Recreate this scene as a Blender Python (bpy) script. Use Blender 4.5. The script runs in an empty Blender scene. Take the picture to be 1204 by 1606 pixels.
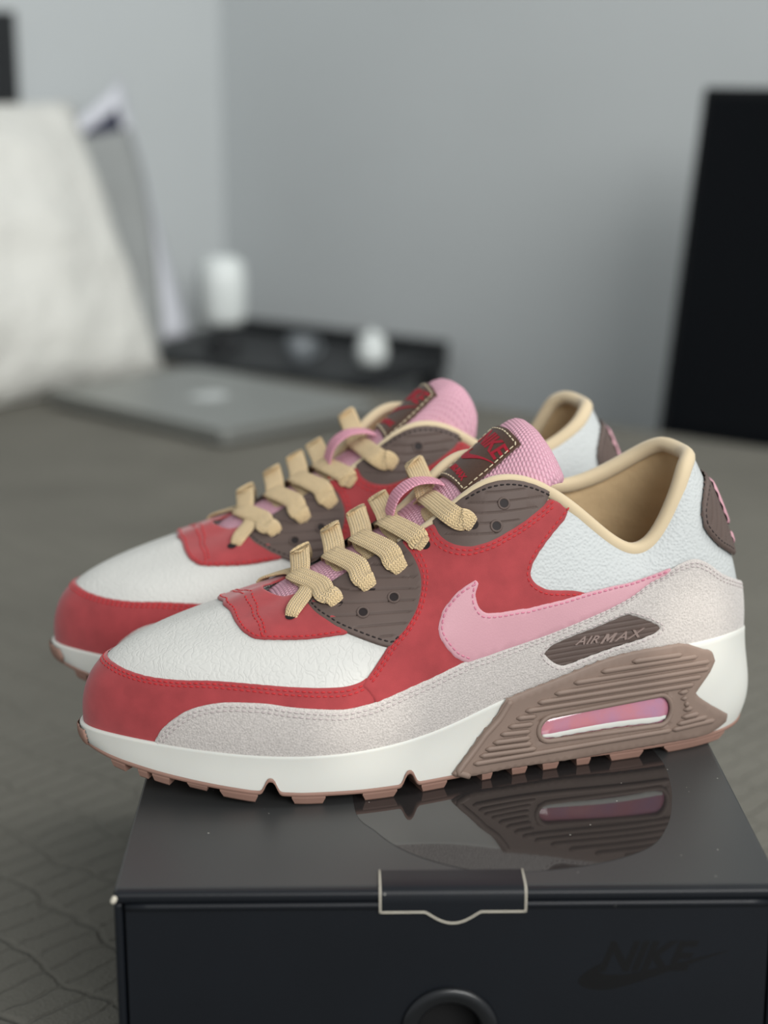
import bpy, bmesh, math, json
import numpy as np
from mathutils import Vector, Matrix
from mathutils.geometry import delaunay_2d_cdt
SC = bpy.context.scene
COL = SC.collection
PI = math.pi
# ------------------------------------------------------------------ camera
BOX_W, BOX_D, BOX_H = .256, .372, .135
cam_d = bpy.data.cameras.new('camera'); cam = bpy.data.objects.new('camera', cam_d); COL.objects.link(cam)
SC.camera = cam
cam_d.sensor_fit = 'HORIZONTAL'; cam_d.sensor_width = 36; cam_d.lens = 36*2770/1204
cam_d.clip_start = .02
cam.location = (-0.03574472, -0.61409877, 0.44480494)
cam.rotation_euler = (math.radians(90-14.68653), 0, math.radians(-1.02033))
cam_d.dof.use_dof = True; cam_d.dof.focus_distance = .762
cam_d.dof.aperture_fstop = .0828/.0122
# ------------------------------------------------------------------ world, lights, exposure
wd = bpy.data.worlds.new('world'); SC.world = wd; wd.use_nodes = True
wbg = wd.node_tree.nodes['Background']; wbg.inputs[0].default_value = (.93, .97, 1.0, 1); wbg.inputs[1].default_value = .48
def area(name, loc, target, size, size_y, power, col):
    l = bpy.data.lights.new(name, 'AREA'); l.shape = 'RECTANGLE'; l.size = size; l.size_y = size_y; l.energy = power; l.color = col
    o = bpy.data.objects.new(name, l); COL.objects.link(o); o.location = loc
    o.rotation_euler = (Vector(target)-Vector(loc)).to_track_quat('-Z', 'Y').to_euler(); return o
area('assumed_window_light', (1.7, -4.1, 2.5), (-.1, .9, .25), 3.0, 2.2, 215, (1, .99, .97))  # area lamp for an assumed window out of view; no window is built
area('wall_fill_light', (1.35, .40, 1.75), (.1, 1.5, .25), 1.0, 1.0, 22, (1, .985, .95))  # added fill lamp to brighten the walls; no window stands here
def added_spot(loc, target, power, deg):     # narrow spot lamp added to brighten a shoe patch, in place of assumed sun
    l = bpy.data.lights.new('added_spot', 'SPOT'); l.energy = power; l.spot_size = math.radians(deg); l.spot_blend = .6; l.shadow_soft_size = .01; l.color = (1, .95, .86)
    o = bpy.data.objects.new('added_spot', l); COL.objects.link(o); o.location = loc
    o.rotation_euler = (Vector(target)-Vector(loc)).to_track_quat('-Z', 'Y').to_euler()
added_spot((1.30, -1.90, 1.40), (.118, .137, .192), 120, 1.1)
added_spot((1.15, -1.95, 1.38), (-.030, .086, .170), 95, 1.0)
SC.view_settings.view_transform = 'Standard'; SC.view_settings.look = 'None'
SC.view_settings.exposure = 0; SC.view_settings.gamma = 1; SC.view_settings.use_curve_mapping = False
# ------------------------------------------------------------------ helpers
def lin(r, g, b):
    f = lambda c: ((c/255+.055)/1.055)**2.4 if c/255 > .04045 else c/255/12.92
    return (f(r), f(g), f(b), 1)
def mat(name, rgb, rough=.6, spec=.4, var=.06, vscale=60, bumps=(), sheen=0, coat=0, sss=0, metal=0, rgb2=None, detail=4):
    """procedural material: colour with soft noise variation and a stack of bump textures.
    bumps: (kind, scale, strength, distance) with kind noise / pebble / crease / weave / knit"""
    m = bpy.data.materials.new(name); m.use_nodes = True; nt = m.node_tree; N = nt.nodes; L = nt.links
    p = N['Principled BSDF']; tc = N.new('ShaderNodeTexCoord')
    nz = N.new('ShaderNodeTexNoise'); nz.inputs['Scale'].default_value = vscale; nz.inputs['Detail'].default_value = detail
    L.new(tc.outputs['Object'], nz.inputs['Vector'])
    rp = N.new('ShaderNodeValToRGB'); c = lin(*rgb); c2 = lin(*rgb2) if rgb2 else c
    rp.color_ramp.elements[0].position = .3; rp.color_ramp.elements[1].position = .7
    rp.color_ramp.elements[0].color = tuple(x*(1-var) for x in c[:3])+(1,)
    rp.color_ramp.elements[1].color = tuple(min(1, x*(1+var)) for x in c2[:3])+(1,)
    L.new(nz.outputs['Fac'], rp.inputs['Fac']); L.new(rp.outputs['Color'], p.inputs['Base Color'])
    p.inputs['Roughness'].default_value = rough; p.inputs['Specular IOR Level'].default_value = spec
    p.inputs['Metallic'].default_value = metal
    if sheen: p.inputs['Sheen Weight'].default_value = sheen; p.inputs['Sheen Roughness'].default_value = .5
    if coat: p.inputs['Coat Weight'].default_value = coat; p.inputs['Coat Roughness'].default_value = .08
    if sss:
        p.inputs['Subsurface Weight'].default_value = sss; p.inputs['Subsurface Scale'].default_value = .004
        p.inputs['Subsurface Radius'].default_value = (1, .7, .5)
    prev = None
    for kind, sc, st, dist in bumps:
        if kind == 'noise':
            t = N.new('ShaderNodeTexNoise'); t.inputs['Scale'].default_value = sc; t.inputs['Detail'].default_value = 5; h = t.outputs['Fac']; L.new(tc.outputs['Object'], t.inputs['Vector'])
        elif kind == 'pebble':
            t = N.new('ShaderNodeTexVoronoi'); t.feature = 'SMOOTH_F1'; t.inputs['Scale'].default_value = sc; h = t.outputs['Distance']; L.new(tc.outputs['Object'], t.inputs['Vector'])
        elif kind == 'crease':
            w = N.new('ShaderNodeTexNoise'); w.inputs['Scale'].default_value = sc*.5
            L.new(tc.outputs['Object'], w.inputs['Vector'])
            mp = N.new('ShaderNodeMapping'); mp.inputs['Scale'].default_value = (1.0, .42, .6); L.new(tc.outputs['Object'], mp.inputs['Vector'])
            ad = N.new('ShaderNodeMixRGB'); ad.blend_type = 'ADD'; ad.inputs[0].default_value = .016
            L.new(mp.outputs[0], ad.inputs[1]); L.new(w.outputs['Color'], ad.inputs[2])
            t = N.new('ShaderNodeTexVoronoi'); t.feature = 'DISTANCE_TO_EDGE'; t.inputs['Scale'].default_value = sc; L.new(ad.outputs[0], t.inputs['Vector'])
            r2 = N.new('ShaderNodeMath'); r2.operation = 'MINIMUM'; r2.inputs[1].default_value = .16; L.new(t.outputs['Distance'], r2.inputs[0]); h = r2.outputs[0]
        elif kind in ('weave', 'knit'):
            uv = N.new('ShaderNodeUVMap'); sx = N.new('ShaderNodeSeparateXYZ'); L.new(uv.outputs[0], sx.inputs[0])
            def ma(op, a, b=None):
                q = N.new('ShaderNodeMath'); q.operation = op
                for i, v in enumerate((a, b)):
                    if v is None: continue
                    if isinstance(v, (int, float)): q.inputs[i].default_value = v
                    else: L.new(v, q.inputs[i])
                return q.outputs[0]
            u = ma('MULTIPLY', sx.outputs[0], sc); v = ma('MULTIPLY', sx.outputs[1], sc)
            if kind == 'weave':   # chevron rows of a flat braid
                k = ma('ABSOLUTE', ma('SINE', ma('MULTIPLY', v, PI)))
                h = ma('MULTIPLY', ma('ABSOLUTE', ma('SINE', ma('ADD', ma('MULTIPLY', u, PI), ma('MULTIPLY', ma('PINGPONG', v, 1.0), 2.2)))), ma('ADD', k, .35))
            else:
                h = ma('MULTIPLY', ma('ABSOLUTE', ma('SINE', ma('MULTIPLY', u, PI))), ma('ABSOLUTE', ma('SINE', ma('ADD', ma('MULTIPLY', v, PI), ma('MULTIPLY', ma('FLOOR', u), 1.57)))))
            if kind == 'knit':
                mx = N.new('ShaderNodeMixRGB'); mx.blend_type = 'MULTIPLY'; mx.inputs[0].default_value = .8
                rr = N.new('ShaderNodeValToRGB'); rr.color_ramp.elements[0].color = (.80, .68, .73, 1); rr.color_ramp.elements[1].color = (1, 1, 1, 1); rr.color_ramp.elements[1].position = .45
                L.new(h, rr.inputs[0]); L.new(rp.outputs['Color'], mx.inputs[1]); L.new(rr.outputs[0], mx.inputs[2]); L.new(mx.outputs[0], p.inputs['Base Color'])
        b = N.new('ShaderNodeBump'); b.inputs['Strength'].default_value = st; b.inputs['Distance'].default_value = dist
        L.new(h, b.inputs['Height'])
        if prev: L.new(prev, b.inputs['Normal'])
        prev = b.outputs['Normal']
    if prev: L.new(prev, p.inputs['Normal'])
    return m
def mesh_obj(name, V, F, m=None, parent=None, smooth=True, uv=None, kind=None, label=None):
    me = bpy.data.meshes.new(name); me.from_pydata([tuple(map(float, v)) for v in V], [], [tuple(int(i) for i in f) for f in F])
    if uv is not None:
        l = me.uv_layers.new(name='uv')
        idx = np.empty(len(me.loops), np.int32); me.loops.foreach_get('vertex_index', idx)
        l.data.foreach_set('uv', np.asarray(uv, np.float32)[idx].ravel())
    if smooth: me.polygons.foreach_set('use_smooth', [True]*len(me.polygons))
    me.validate(); me.update()
    if m: me.materials.append(m)
    o = bpy.data.objects.new(name, me); COL.objects.link(o)
    if parent: o.parent = parent
    if kind: o['kind'] = kind
    if label: o['label'] = label
    return o
def tag(o, label, cat, group=None):
    o['label'] = label; o['category'] = cat
    if group: o['group'] = group
    return o
def empty(name, loc, rz=0):
    o = bpy.data.objects.new(name, None); COL.objects.link(o); o.location = loc; o.rotation_euler = (0, 0, rz); o.empty_display_size = .02; return o
def bm_obj(name, bm, m=None, parent=None, smooth=False, kind=None, label=None):
    me = bpy.data.meshes.new(name); bm.normal_update(); bm.to_mesh(me); bm.free()
    if smooth: me.polygons.foreach_set('use_smooth', [True]*len(me.polygons))
    if m: me.materials.append(m)
    o = bpy.data.objects.new(name, me); COL.objects.link(o)
    if parent: o.parent = parent
    if kind: o['kind'] = kind
    if label: o['label'] = label
    return o
def boxbm(x0, x1, y0, y1, z0, z1, bev=0, seg=3, bm=None):
    bm = bm or bmesh.new()
    r = bmesh.ops.create_cube(bm, size=1, matrix=Matrix.Translation(((x0+x1)/2, (y0+y1)/2, (z0+z1)/2)) @ Matrix.Diagonal((x1-x0, y1-y0, z1-z0, 1)))
    if bev:
        es = list({e for v in r['verts'] for e in v.link_edges})
        bmesh.ops.bevel(bm, geom=es, offset=bev, segments=seg, affect='EDGES', profile=.5)
    return bm
def crom(P, n=8, closed=False):
    """Catmull-Rom resample of a polyline"""
    P = np.asarray(P, float); N_ = len(P); out = []
    for i in range(N_ if closed else N_-1):
        if closed: p0, p1, p2, p3 = P[(i-1) % N_], P[i], P[(i+1) % N_], P[(i+2) % N_]
        else: p0, p1, p2, p3 = P[max(i-1, 0)], P[i], P[i+1], P[min(i+2, N_-1)]
        for k in range(n):
            t = k/n
            out.append(.5*((2*p1)+(-p0+p2)*t+(2*p0-5*p1+4*p2-p3)*t*t+(-p0+3*p1-3*p2+p3)*t**3))
    if not closed: out.append(P[-1])
    return np.array(out)
def resample(P, step):
    P = np.asarray(P, float); d = np.concatenate([[0], np.cumsum(np.linalg.norm(np.diff(P, axis=0), axis=1))])
    n = max(2, int(round(d[-1]/step))+1); t = np.linspace(0, d[-1], n)
    return np.stack([np.interp(t, d, P[:, k]) for k in range(P.shape[1])], 1)
def tube(P, r, sides=8, up=None, closed=False, ry=None, caps=True):
    """swept tube; r (and ry for a flattened section) may be arrays. returns V,F,uv"""
    P = np.asarray(P, float); n = len(P); r = np.broadcast_to(r, n); ry = np.broadcast_to(r if ry is None else ry, n)
    T = np.gradient(P, axis=0) if not closed else np.roll(P, -1, 0)-np.roll(P, 1, 0)
    T /= np.linalg.norm(T, axis=1)[:, None]+1e-12
    if up is None:
        u = np.array([0, 0, 1.]) if abs(T[0][2]) < .9 else np.array([1., 0, 0]); U = []
        for i in range(n):
            u = u-T[i]*(u@T[i]); u /= np.linalg.norm(u)+1e-12; U.append(u.copy())
        U = np.array(U)
    else:
        U = np.broadcast_to(np.asarray(up, float), (n, 3)); U = U-T*(U*T).sum(1)[:, None]; U = U/(np.linalg.norm(U, axis=1)[:, None]+1e-12)
    B = np.cross(T, U); V = []; F = []; uv = []
    L = np.concatenate([[0], np.cumsum(np.linalg.norm(np.diff(P, axis=0), axis=1))])
    for i in range(n):
        for k in range(sides):
            a = 2*PI*k/sides; ca, sa = math.cos(a), math.sin(a)
            ca = math.copysign(abs(ca)**.6, ca) if ry is not r else ca
            V.append(P[i]+B[i]*ca*r[i]+U[i]*sa*ry[i]); uv.append((L[i], ca*r[i]))
    m_ = n if closed else n-1
    for i in range(m_):
        j = (i+1) % n
        for k in range(sides):
            l = (k+1) % sides; F.append((i*sides+k, i*sides+l, j*sides+l, j*sides+k))
    if caps and not closed:
        F.append(tuple(range(sides))[::-1]); F.append(tuple((n-1)*sides+k for k in range(sides)))
    return V, F, uv
class Acc:   # collects meshes into one
    def __init__(s): s.V = []; s.F = []; s.uv = []
    def add(s, V, F, uv=None):
        o = len(s.V); s.V += list(V); s.F += [tuple(i+o for i in f) for f in F]; s.uv += list(uv) if uv is not None else [(0, 0)]*len(V)

# ------------------------------------------------------------------ room and bed
U_ = np.array([.79178, -.61080]); W_AX = np.array([.61080, .79178])      # along the far bed edge / away from it
RZ = math.atan2(U_[1], U_[0])
def P2(u, w):   # point given along the bed edge (u) and away from it (w), origin at the bed edge
    return np.array([.318, 1.534])+u*U_+w*W_AX
def quad(name, pts, m, thick, kind='structure'):
    """vertical slab over a ground line; pts (a, b) ground points"""
    (ax, ay), (bx, by), z0, z1 = pts; d = np.array([bx-ax, by-ay]); d /= np.linalg.norm(d); n = np.array([-d[1], d[0]])*thick
    V = [(ax, ay, z0), (bx, by, z0), (bx+n[0], by+n[1], z0), (ax+n[0], ay+n[1], z0)]; V += [(x, y, z1) for x, y, _ in V]
    o = mesh_obj(name, V, [(3, 2, 1, 0), (4, 5, 6, 7), (0, 1, 5, 4), (1, 2, 6, 5), (2, 3, 7, 6), (3, 0, 4, 7)], m, smooth=False); o['kind'] = kind; return o
wall_m = mat('wall_paint', (189, 194, 195), .85, .2, .02, 3, [('noise', 400, .08, .001)])
corner = np.array([-.263, 2.551])
far_u = corner+U_*3.2; near_l = corner-W_AX*3.6
quad('wall_back', (corner-U_*.0, far_u, -.62, 2.0), wall_m, .1)
quad('wall_left', (near_l, corner, -.62, 2.0), wall_m, .1)
fl = np.array([near_l, near_l+U_*3.2, far_u, corner])
o = mesh_obj('floor', [(x, y, -.62) for x, y in fl]+[(x, y, -.68) for x, y in fl], [(0, 1, 2, 3), (7, 6, 5, 4), (0, 4, 5, 1), (1, 5, 6, 2), (2, 6, 7, 3), (3, 7, 4, 0)], mat('floor_carpet', (120, 116, 110), .9, .1, .1, 30), smooth=False); o['kind'] = 'structure'
# bed: origin at the far corner next to the headboard wall
bed = empty('bed', (0, 0, 0)); tag(bed, 'wide bed under a dark grey crinkled quilt', 'bed')
def slab(name, corners, z0, z1, m, parent, bev=.02, sub=0):
    bm = bmesh.new(); vs = [bm.verts.new((x, y, z0)) for x, y in corners]+[bm.verts.new((x, y, z1)) for x, y in corners]
    for f in ((3, 2, 1, 0), (4, 5, 6, 7), (0, 1, 5, 4), (1, 2, 6, 5), (2, 3, 7, 6), (3, 0, 4, 7)): bm.faces.new([vs[i] for i in f])
    bmesh.ops.bevel(bm, geom=bm.edges[:], offset=bev, segments=4, affect='EDGES', profile=.5)
    return bm_obj(name, bm, m, parent, smooth=True)
lw = corner-W_AX*.47                                        # far-left bed corner, against the left wall
bc = lambda i=0.: [lw+U_*(.075+i)-W_AX*(1.95-i), lw+U_*(2.05-i)-W_AX*(1.95-i), lw+U_*(2.05-i)-W_AX*i, lw+U_*(.075+i)-W_AX*i]
quilt_m = mat('quilt', (112, 110, 102), .9, .15, .10, 7, [])
nt = quilt_m.node_tree; N = nt.nodes; L = nt.links; tc = N.new('ShaderNodeTexCoord'); mp = N.new('ShaderNodeMapping'); mp.inputs['Rotation'].default_value = (0, 0, PI/4)
L.new(tc.outputs['Object'], mp.inputs['Vector'])
def crease_lines(direction, scale, dist):
    w = N.new('ShaderNodeTexWave'); w.wave_type = 'BANDS'; w.bands_direction = direction; w.inputs['Scale'].default_value = scale
    w.inputs['Distortion'].default_value = dist; w.inputs['Detail'].default_value = 3; w.inputs['Detail Scale'].default_value = 1.2; w.inputs['Detail Roughness'].default_value = .65
    L.new(mp.outputs[0], w.inputs['Vector']); return w.outputs['Fac']
mn_ = N.new('ShaderNodeMath'); mn_.operation = 'MINIMUM'; L.new(crease_lines('X', 19, 2.6), mn_.inputs[0]); L.new(crease_lines('Y', 8, 4.0), mn_.inputs[1])
m2_ = N.new('ShaderNodeMath'); m2_.operation = 'MINIMUM'; m2_.inputs[1].default_value = .06; L.new(mn_.outputs[0], m2_.inputs[0])
m3_ = N.new('ShaderNodeMath'); m3_.operation = 'MULTIPLY'; m3_.inputs[1].default_value = 16; L.new(m2_.outputs[0], m3_.inputs[0])
fn_ = N.new('ShaderNodeTexNoise'); fn_.inputs['Scale'].default_value = 520; fn_.inputs['Detail'].default_value = 4; L.new(tc.outputs['Object'], fn_.inputs['Vector'])
b1_ = N.new('ShaderNodeBump'); b1_.inputs['Strength'].default_value = .75; b1_.inputs['Distance'].default_value = .0022; L.new(m3_.outputs[0], b1_.inputs['Height'])
b2_ = N.new('ShaderNodeBump'); b2_.inputs['Strength'].default_value = .6; b2_.inputs['Distance'].default_value = .002; L.new(fn_.outputs['Fac'], b2_.inputs['Height']); L.new(b1_.outputs[0], b2_.inputs['Normal'])
L.new(b2_.outputs[0], N['Principled BSDF'].inputs['Normal'])
slab('mattress', bc(.03), -.30, -.03, mat('mattress_cloth', (170, 168, 164), .9), bed, .03)
slab('bed_base', bc(.06), -.60, -.30, mat('bed_base_cloth', (60, 60, 62), .9), bed, .01)
# quilt top: a gently uneven sheet with thickness
def quilt():
    nu, nw = 110, 110; c0, c1, c2, c3 = [np.array(c) for c in bc(0)]; V = []; rng = np.random.RandomState(3)
    ph = rng.rand(12)*6.28; fr = rng.randn(12, 2)*5
    for i in range(nu+1):
        for j in range(nw+1):
            a, b = i/nu, j/nw; p = c0+(c1-c0)*a+(c3-c0)*b
            e = min(a, 1-a, b, 1-b)*2; z = sum(math.sin(p@fr[k]*2+ph[k]) for k in range(12))*.0003
            d = np.hypot(max(abs(p[0])-.2, 0), max(abs(p[1]-.2)-.28, 0)); z *= min(1, d/.1)
            V.append((p[0], p[1], z-.0005-.14*max(0, 1-e/.035)**3-(.0 if d > 0 else .0)))
    F = [(i*(nw+1)+j, (i+1)*(nw+1)+j, (i+1)*(nw+1)+j+1, i*(nw+1)+j+1) for i in range(nu) for j in range(nw)]
    n = len(V); V += [(x, y, z-.025) for x, y, z in V]; F += [tuple(k+n for k in f[::-1]) for f in F]
    ring = [i*(nw+1) for i in range(nu+1)]+[nu*(nw+1)+j for j in range(1, nw+1)]+[i*(nw+1)+nw for i in range(nu-1, -1, -1)]+[j for j in range(nw-1, 0, -1)]
    F += [(ring[k], ring[k]+n, ring[(k+1) % len(ring)]+n, ring[(k+1) % len(ring)]) for k in range(len(ring))]
    return mesh_obj('quilt', V, F, quilt_m, bed, label='dark grey crinkled quilt')
quilt()
# pillows: soft lens shapes standing against the left wall
def pillow(name, cen, w, h, th, face, lean, m, label, group=None, sag=0, flare=0):
    n = 26; V = []
    for side in (1, -1):
        for i in range(n+1):
            for j in range(n+1):
                a, b = i/n*2-1, j/n*2-1
                k = max(0, (1-abs(a)**2.6)*(1-abs(b)**2.6))**.62
                pinch = 1-.10*(1-abs(b)**2)*abs(a)**3; pz = 1-.10*(1-abs(a)**2)*abs(b)**3
                wr = .012*math.sin(9*a+4*b)*math.sin(5*b-3*a)*k
                zz = b*h/2*pinch; zz -= sag*((1-a)/2)**.8*(zz/h+.5); xx = a*w/2*pz+flare*((1-b)/2)**2*(a > 0)*a
                V.append((xx, side*(th/2*k+wr*(k > .2)+.004), zz))
    q = (n+1)**2; F = []
    for i in range(n):
        for j in range(n):
            f = (i*(n+1)+j, i*(n+1)+j+1, (i+1)*(n+1)+j+1, (i+1)*(n+1)+j); F.append(f); F.append(tuple(k+q for k in f[::-1]))
    ring = [i*(n+1) for i in range(n+1)]+[n*(n+1)+j for j in range(1, n+1)]+[i*(n+1)+n for i in range(n-1, -1, -1)]+[j for j in range(n-1, 0, -1)]
    F += [(ring[k], ring[k]+q, ring[(k+1) % len(ring)]+q, ring[(k+1) % len(ring)])[::-1] for k in range(len(ring))]
    root = empty(name, (0, 0, 0)); o = mesh_obj('pillowcase', V, F, m, root)
    R_ = Matrix.Rotation(face, 4, 'Z') @ Matrix.Rotation(lean, 4, 'X'); root.matrix_world = Matrix.Translation(cen) @ R_
    zmin = min((root.matrix_world @ Vector(v)).z for v in V); root.location.z -= zmin-.004
    # piped seam round the edge
    e = [(math.copysign(abs(math.cos(t))**.18, math.cos(t))*w/2*.985, 0, math.copysign(abs(math.sin(t))**.18, math.sin(t))*h/2*.985) for t in np.linspace(0, 2*PI, 80, endpoint=False)]
    e = [(x+flare*(.5-z/h)**2*(x > 0)*2*x/w, y, z-sag*max(.5-x/w, 0)**.8*(z/h+.5)) for x, y, z in e]
    Vt, Ft, _ = tube(np.array(e), .005, 6, up=(0, 1, 0), closed=True); mesh_obj('seam', Vt, Ft, m, root)
    return tag(root, label, 'pillow', group)
white_cotton = mat('white_cotton', (212, 212, 206), .9, .15, .03, 9, [('noise', 13, .8, .03), ('noise', 220, .15, .002)], sheen=.1)
plain_white = mat('plain_white_cotton', (210, 212, 219), .9, .15, .02, 6, [('noise', 12, .3, .02)])
grey_cotton = mat('grey_cotton', (150, 153, 152), .9, .15, .03, 9, [('noise', 14, .3, .02)])
gap_shade_navy = mat('gap_shade_navy', (52, 54, 72), .9, .15, .03, 9)
FA = math.atan2(W_AX[1], W_AX[0])
pc = np.array([-.475, 1.70])-W_AX*.165; pd = lambda u, w: tuple(pc+u*U_+w*W_AX)+(.2,)
pillow('pillow', pd(-.04, .02), .74, .40, .15, FA, math.radians(-24), white_cotton, 'large white pillow in front, at the left edge', 'bed pillows')
pillow('pillow', pd(-.150, .345), .5, .345, .03, FA, math.radians(-21), grey_cotton, 'grey pillow between the two white pillows', 'bed pillows', .05, -.07)
pillow('pillow', pd(-.178, .35), .5, .375, .015, FA, math.radians(-20), gap_shade_navy, 'thin navy slab added for the shadow gap above the grey pillow', 'bed pillows', .17, -.07)  # added pillow shape; its navy colour stands in for the shadow gap
pillow('pillow', pd(-.205, .33), .60, .41, .03, FA, math.radians(-16), plain_white, 'plain white pillow at the back, nearest the lamp', 'bed pillows', .26, .02)
# headboard post at the far left
hb = empty('headboard', (0, 0, 0)); tag(hb, 'black headboard behind the pillows against the left wall', 'headboard')
# ------------------------------------------------------------------ things beyond the bed
black_wood = mat('black_wood', (34, 36, 38), .5, .4, .1, 20)
def box_part(name, u0, u1, w0, w1, z0, z1, m, parent, bev=.004):
    bm = boxbm(u0, u1, w0, w1, z0, z1, bev); o = bm_obj(name, bm, m, parent, smooth=False); return o
o3 = np.array([.318, 1.534])
def at_bed(u, w, z=0): p = o3+u*U_+w*W_AX; return (p[0], p[1], z)
box_part('panel', -1.075, -1.06, -1.9, -.03, -.615, .50, black_wood, hb); hb.location = at_bed(0, 0); hb.rotation_euler = (0, 0, RZ)
ns_ = empty('low_bench', at_bed(0, 0), RZ); tag(ns_, 'low black bench between the bed and the back wall', 'bench')
box_part('bench_top', -1.05, -.56, .10, .40, -.055, -.027, black_wood, ns_)
for u in (-1.03, -.58):
    for w in (.12, .38): box_part('leg', u-.015, u+.015, w-.015, w+.015, -.618, -.055, black_wood, ns_, .002)
box_part('back_rail', -1.05, -.56, .385, .40, -.027, -.008, black_wood, ns_, .002)
def lathe(name, prof, m, parent, seg=32):
    V = []; F = []; n = len(prof)
    for i in range(seg):
        a = 2*PI*i/seg
        for r, z in prof: V.append((r*math.cos(a), r*math.sin(a), z))
    for i in range(seg):
        for j in range(n-1): F.append((i*n+j, ((i+1) % seg)*n+j, ((i+1) % seg)*n+j+1, i*n+j+1))
    F.append(tuple(i*n for i in range(seg))[::-1]); F.append(tuple(i*n+n-1 for i in range(seg)))
    return mesh_obj(name, V, F, m, parent)
white_gl = mat('white_glaze', (226, 232, 230), .35, .5, .01)
lamp = empty('table_lamp', at_bed(-.885, .22, -.0265)); tag(lamp, 'small white bedside lamp on the black bench', 'lamp')
lathe('lamp_base', [(.028, 0), (.030, .008), (.012, .016), (.010, .04)], black_wood, lamp)
lathe('lamp_shade', [(.012, .038), (.034, .04), (.039, .052), (.040, .11), (.036, .137), (.024, .147), (.002, .150)], white_gl, lamp)
cup = empty('cup', at_bed(-.705, .2, -.0265)); tag(cup, 'small grey cup left of the white jar on the bench', 'cup')
grey_gl = mat('grey_glaze', (120, 126, 130), .4, .5, .02)
lathe('cup_body', [(.016, 0), (.02, .004), (.021, .036), (.0195, .037), (.018, .006), (.001, .005)], grey_gl, cup)
Vt, Ft, _ = tube(np.array([(.02+.011*math.sin(t), 0, .02+.012*math.cos(t)) for t in np.linspace(0, PI, 12)]), .0028, 8); mesh_obj('handle', Vt, Ft, grey_gl, cup)
jar = empty('jar', at_bed(-.595, .24, -.0265)); tag(jar, 'small round white jar on the right end of the bench', 'jar')
lathe('jar_body', [(.016, 0), (.022, .006), (.024, .02), (.021, .036), (.018, .04)], white_gl, jar); lathe('lid', [(.019, .04), (.019, .045), (.006, .048), (.005, .053), (.001, .054)], white_gl, jar)
# television leaning on the back wall
tv = empty('television', at_bed(0, 0)); tag(tv, 'black flat television leaning against the back wall', 'television')
tv_black = mat('tv_plastic', (10, 12, 15), .5, .2, .02); tv_scr = mat('tv_screen', (4, 6, 10), .22, .12, .0)
bm = boxbm(0, .82, -.018, .018, -.06, .405, .006); bm_obj('tv_body', bm, tv_black, tv)
bm = boxbm(.012, .808, -.0195, -.0175, -.045, .393, .0008, 1); bm_obj('screen', bm, tv_scr, tv, label='dark glossy screen')
for x in (.15, .67): bm = boxbm(x-.05, x+.05, -.04, .05, -.10, -.055, .004); bm_obj('foot', bm, tv_black, tv)
tv.matrix_world = Matrix.Translation((.362, 1.585, 0)) @ Matrix.Rotation(RZ, 4, 'Z') @ Matrix.Rotation(math.radians(-11.5), 4, 'X')
std = empty('media_stand', at_bed(0, 0), RZ); tag(std, 'low black stand under the television beyond the bed', 'stand')
box_part('stand_top', .0, 1.0, .02, .30, -.14, -.112, black_wood, std)
for u in (.03, .97):
    for w in (.05, .27): box_part('leg', u-.018, u+.018, w-.018, w+.018, -.618, -.14, black_wood, std, .002)
# laptop on the bed
lp_ = empty('laptop', (-.184, 1.369, .006)); tag(lp_, 'closed silver laptop lying on the quilt', 'laptop')
alu = mat('aluminium', (150, 152, 148), .42, .5, .01, 20, metal=.55); alu2 = mat('logo_metal', (214, 218, 216), .25, .5, .0, 20, metal=.3)
la = np.array([-.284, .298]); la /= np.linalg.norm(la); lb_ = np.array([.62, .785]); lb_ = lb_-la*(lb_@la); lb_ /= np.linalg.norm(lb_)
lp_.rotation_euler = (0, 0, math.atan2(lb_[1], lb_[0]))
def rounded(name, x1, y1, z0, z1, r, m, parent, bev):
    bm = bmesh.new(); pts = []
    for cx_, cy_, a0 in ((x1-r, y1-r, 0), (r, y1-r, PI/2), (r, r, PI), (x1-r, r, 1.5*PI)):
        for k in range(7): t = a0+PI/2*k/6; pts.append((cx_+r*math.cos(t), cy_+r*math.sin(t)))
    lo_ = [bm.verts.new((x, y, z0)) for x, y in pts]; hi_ = [bm.verts.new((x, y, z1)) for x, y in pts]; n = len(pts)
    bm.faces.new(lo_[::-1]); top = bm.faces.new(hi_)
    for i in range(n): bm.faces.new((lo_[i], lo_[(i+1) % n], hi_[(i+1) % n], hi_[i]))
    bmesh.ops.bevel(bm, geom=list(top.edges), offset=bev, segments=3, affect='EDGES'); return bm_obj(name, bm, m, parent)
rounded('laptop_base', .246, .356, 0, .0095, .012, alu, lp_, .001); rounded('laptop_lid', .246, .356, .0105, .0158, .012, alu, lp_, .003)
for x, y in ((.02, .02), (.226, .02), (.226, .336), (.02, .336)): lathe('rubber_foot', [(.006, -.0015), (.006, .0)], tv_black, lp_, 12).location = (x, y, 0)
th_ = np.linspace(0, 2*PI, 48, endpoint=False)
ap = [(1+.12*math.cos(2*t)*0-.13*math.exp(-((t-PI/2)/.35)**2)-.10*math.exp(-((t-1.5*PI)/.3)**2)-.45*math.exp(-((min(t, 2*PI-t)-.15)/.42)**2)*.7) for t in th_]
Vl = [(.123+.026*r_*math.sin(t), .178-.024*r_*math.cos(t)*-1, z) for z in (.0157, .0161) for r_, t in zip(ap, th_)]
mesh_obj('lid_logo', Vl, [tuple(range(48))[::-1], tuple(range(48, 96))]+[(i, (i+1) % 48, 48+(i+1) % 48, 48+i) for i in range(48)], alu2, lp_, smooth=False, label='pale fruit shaped logo')
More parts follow.
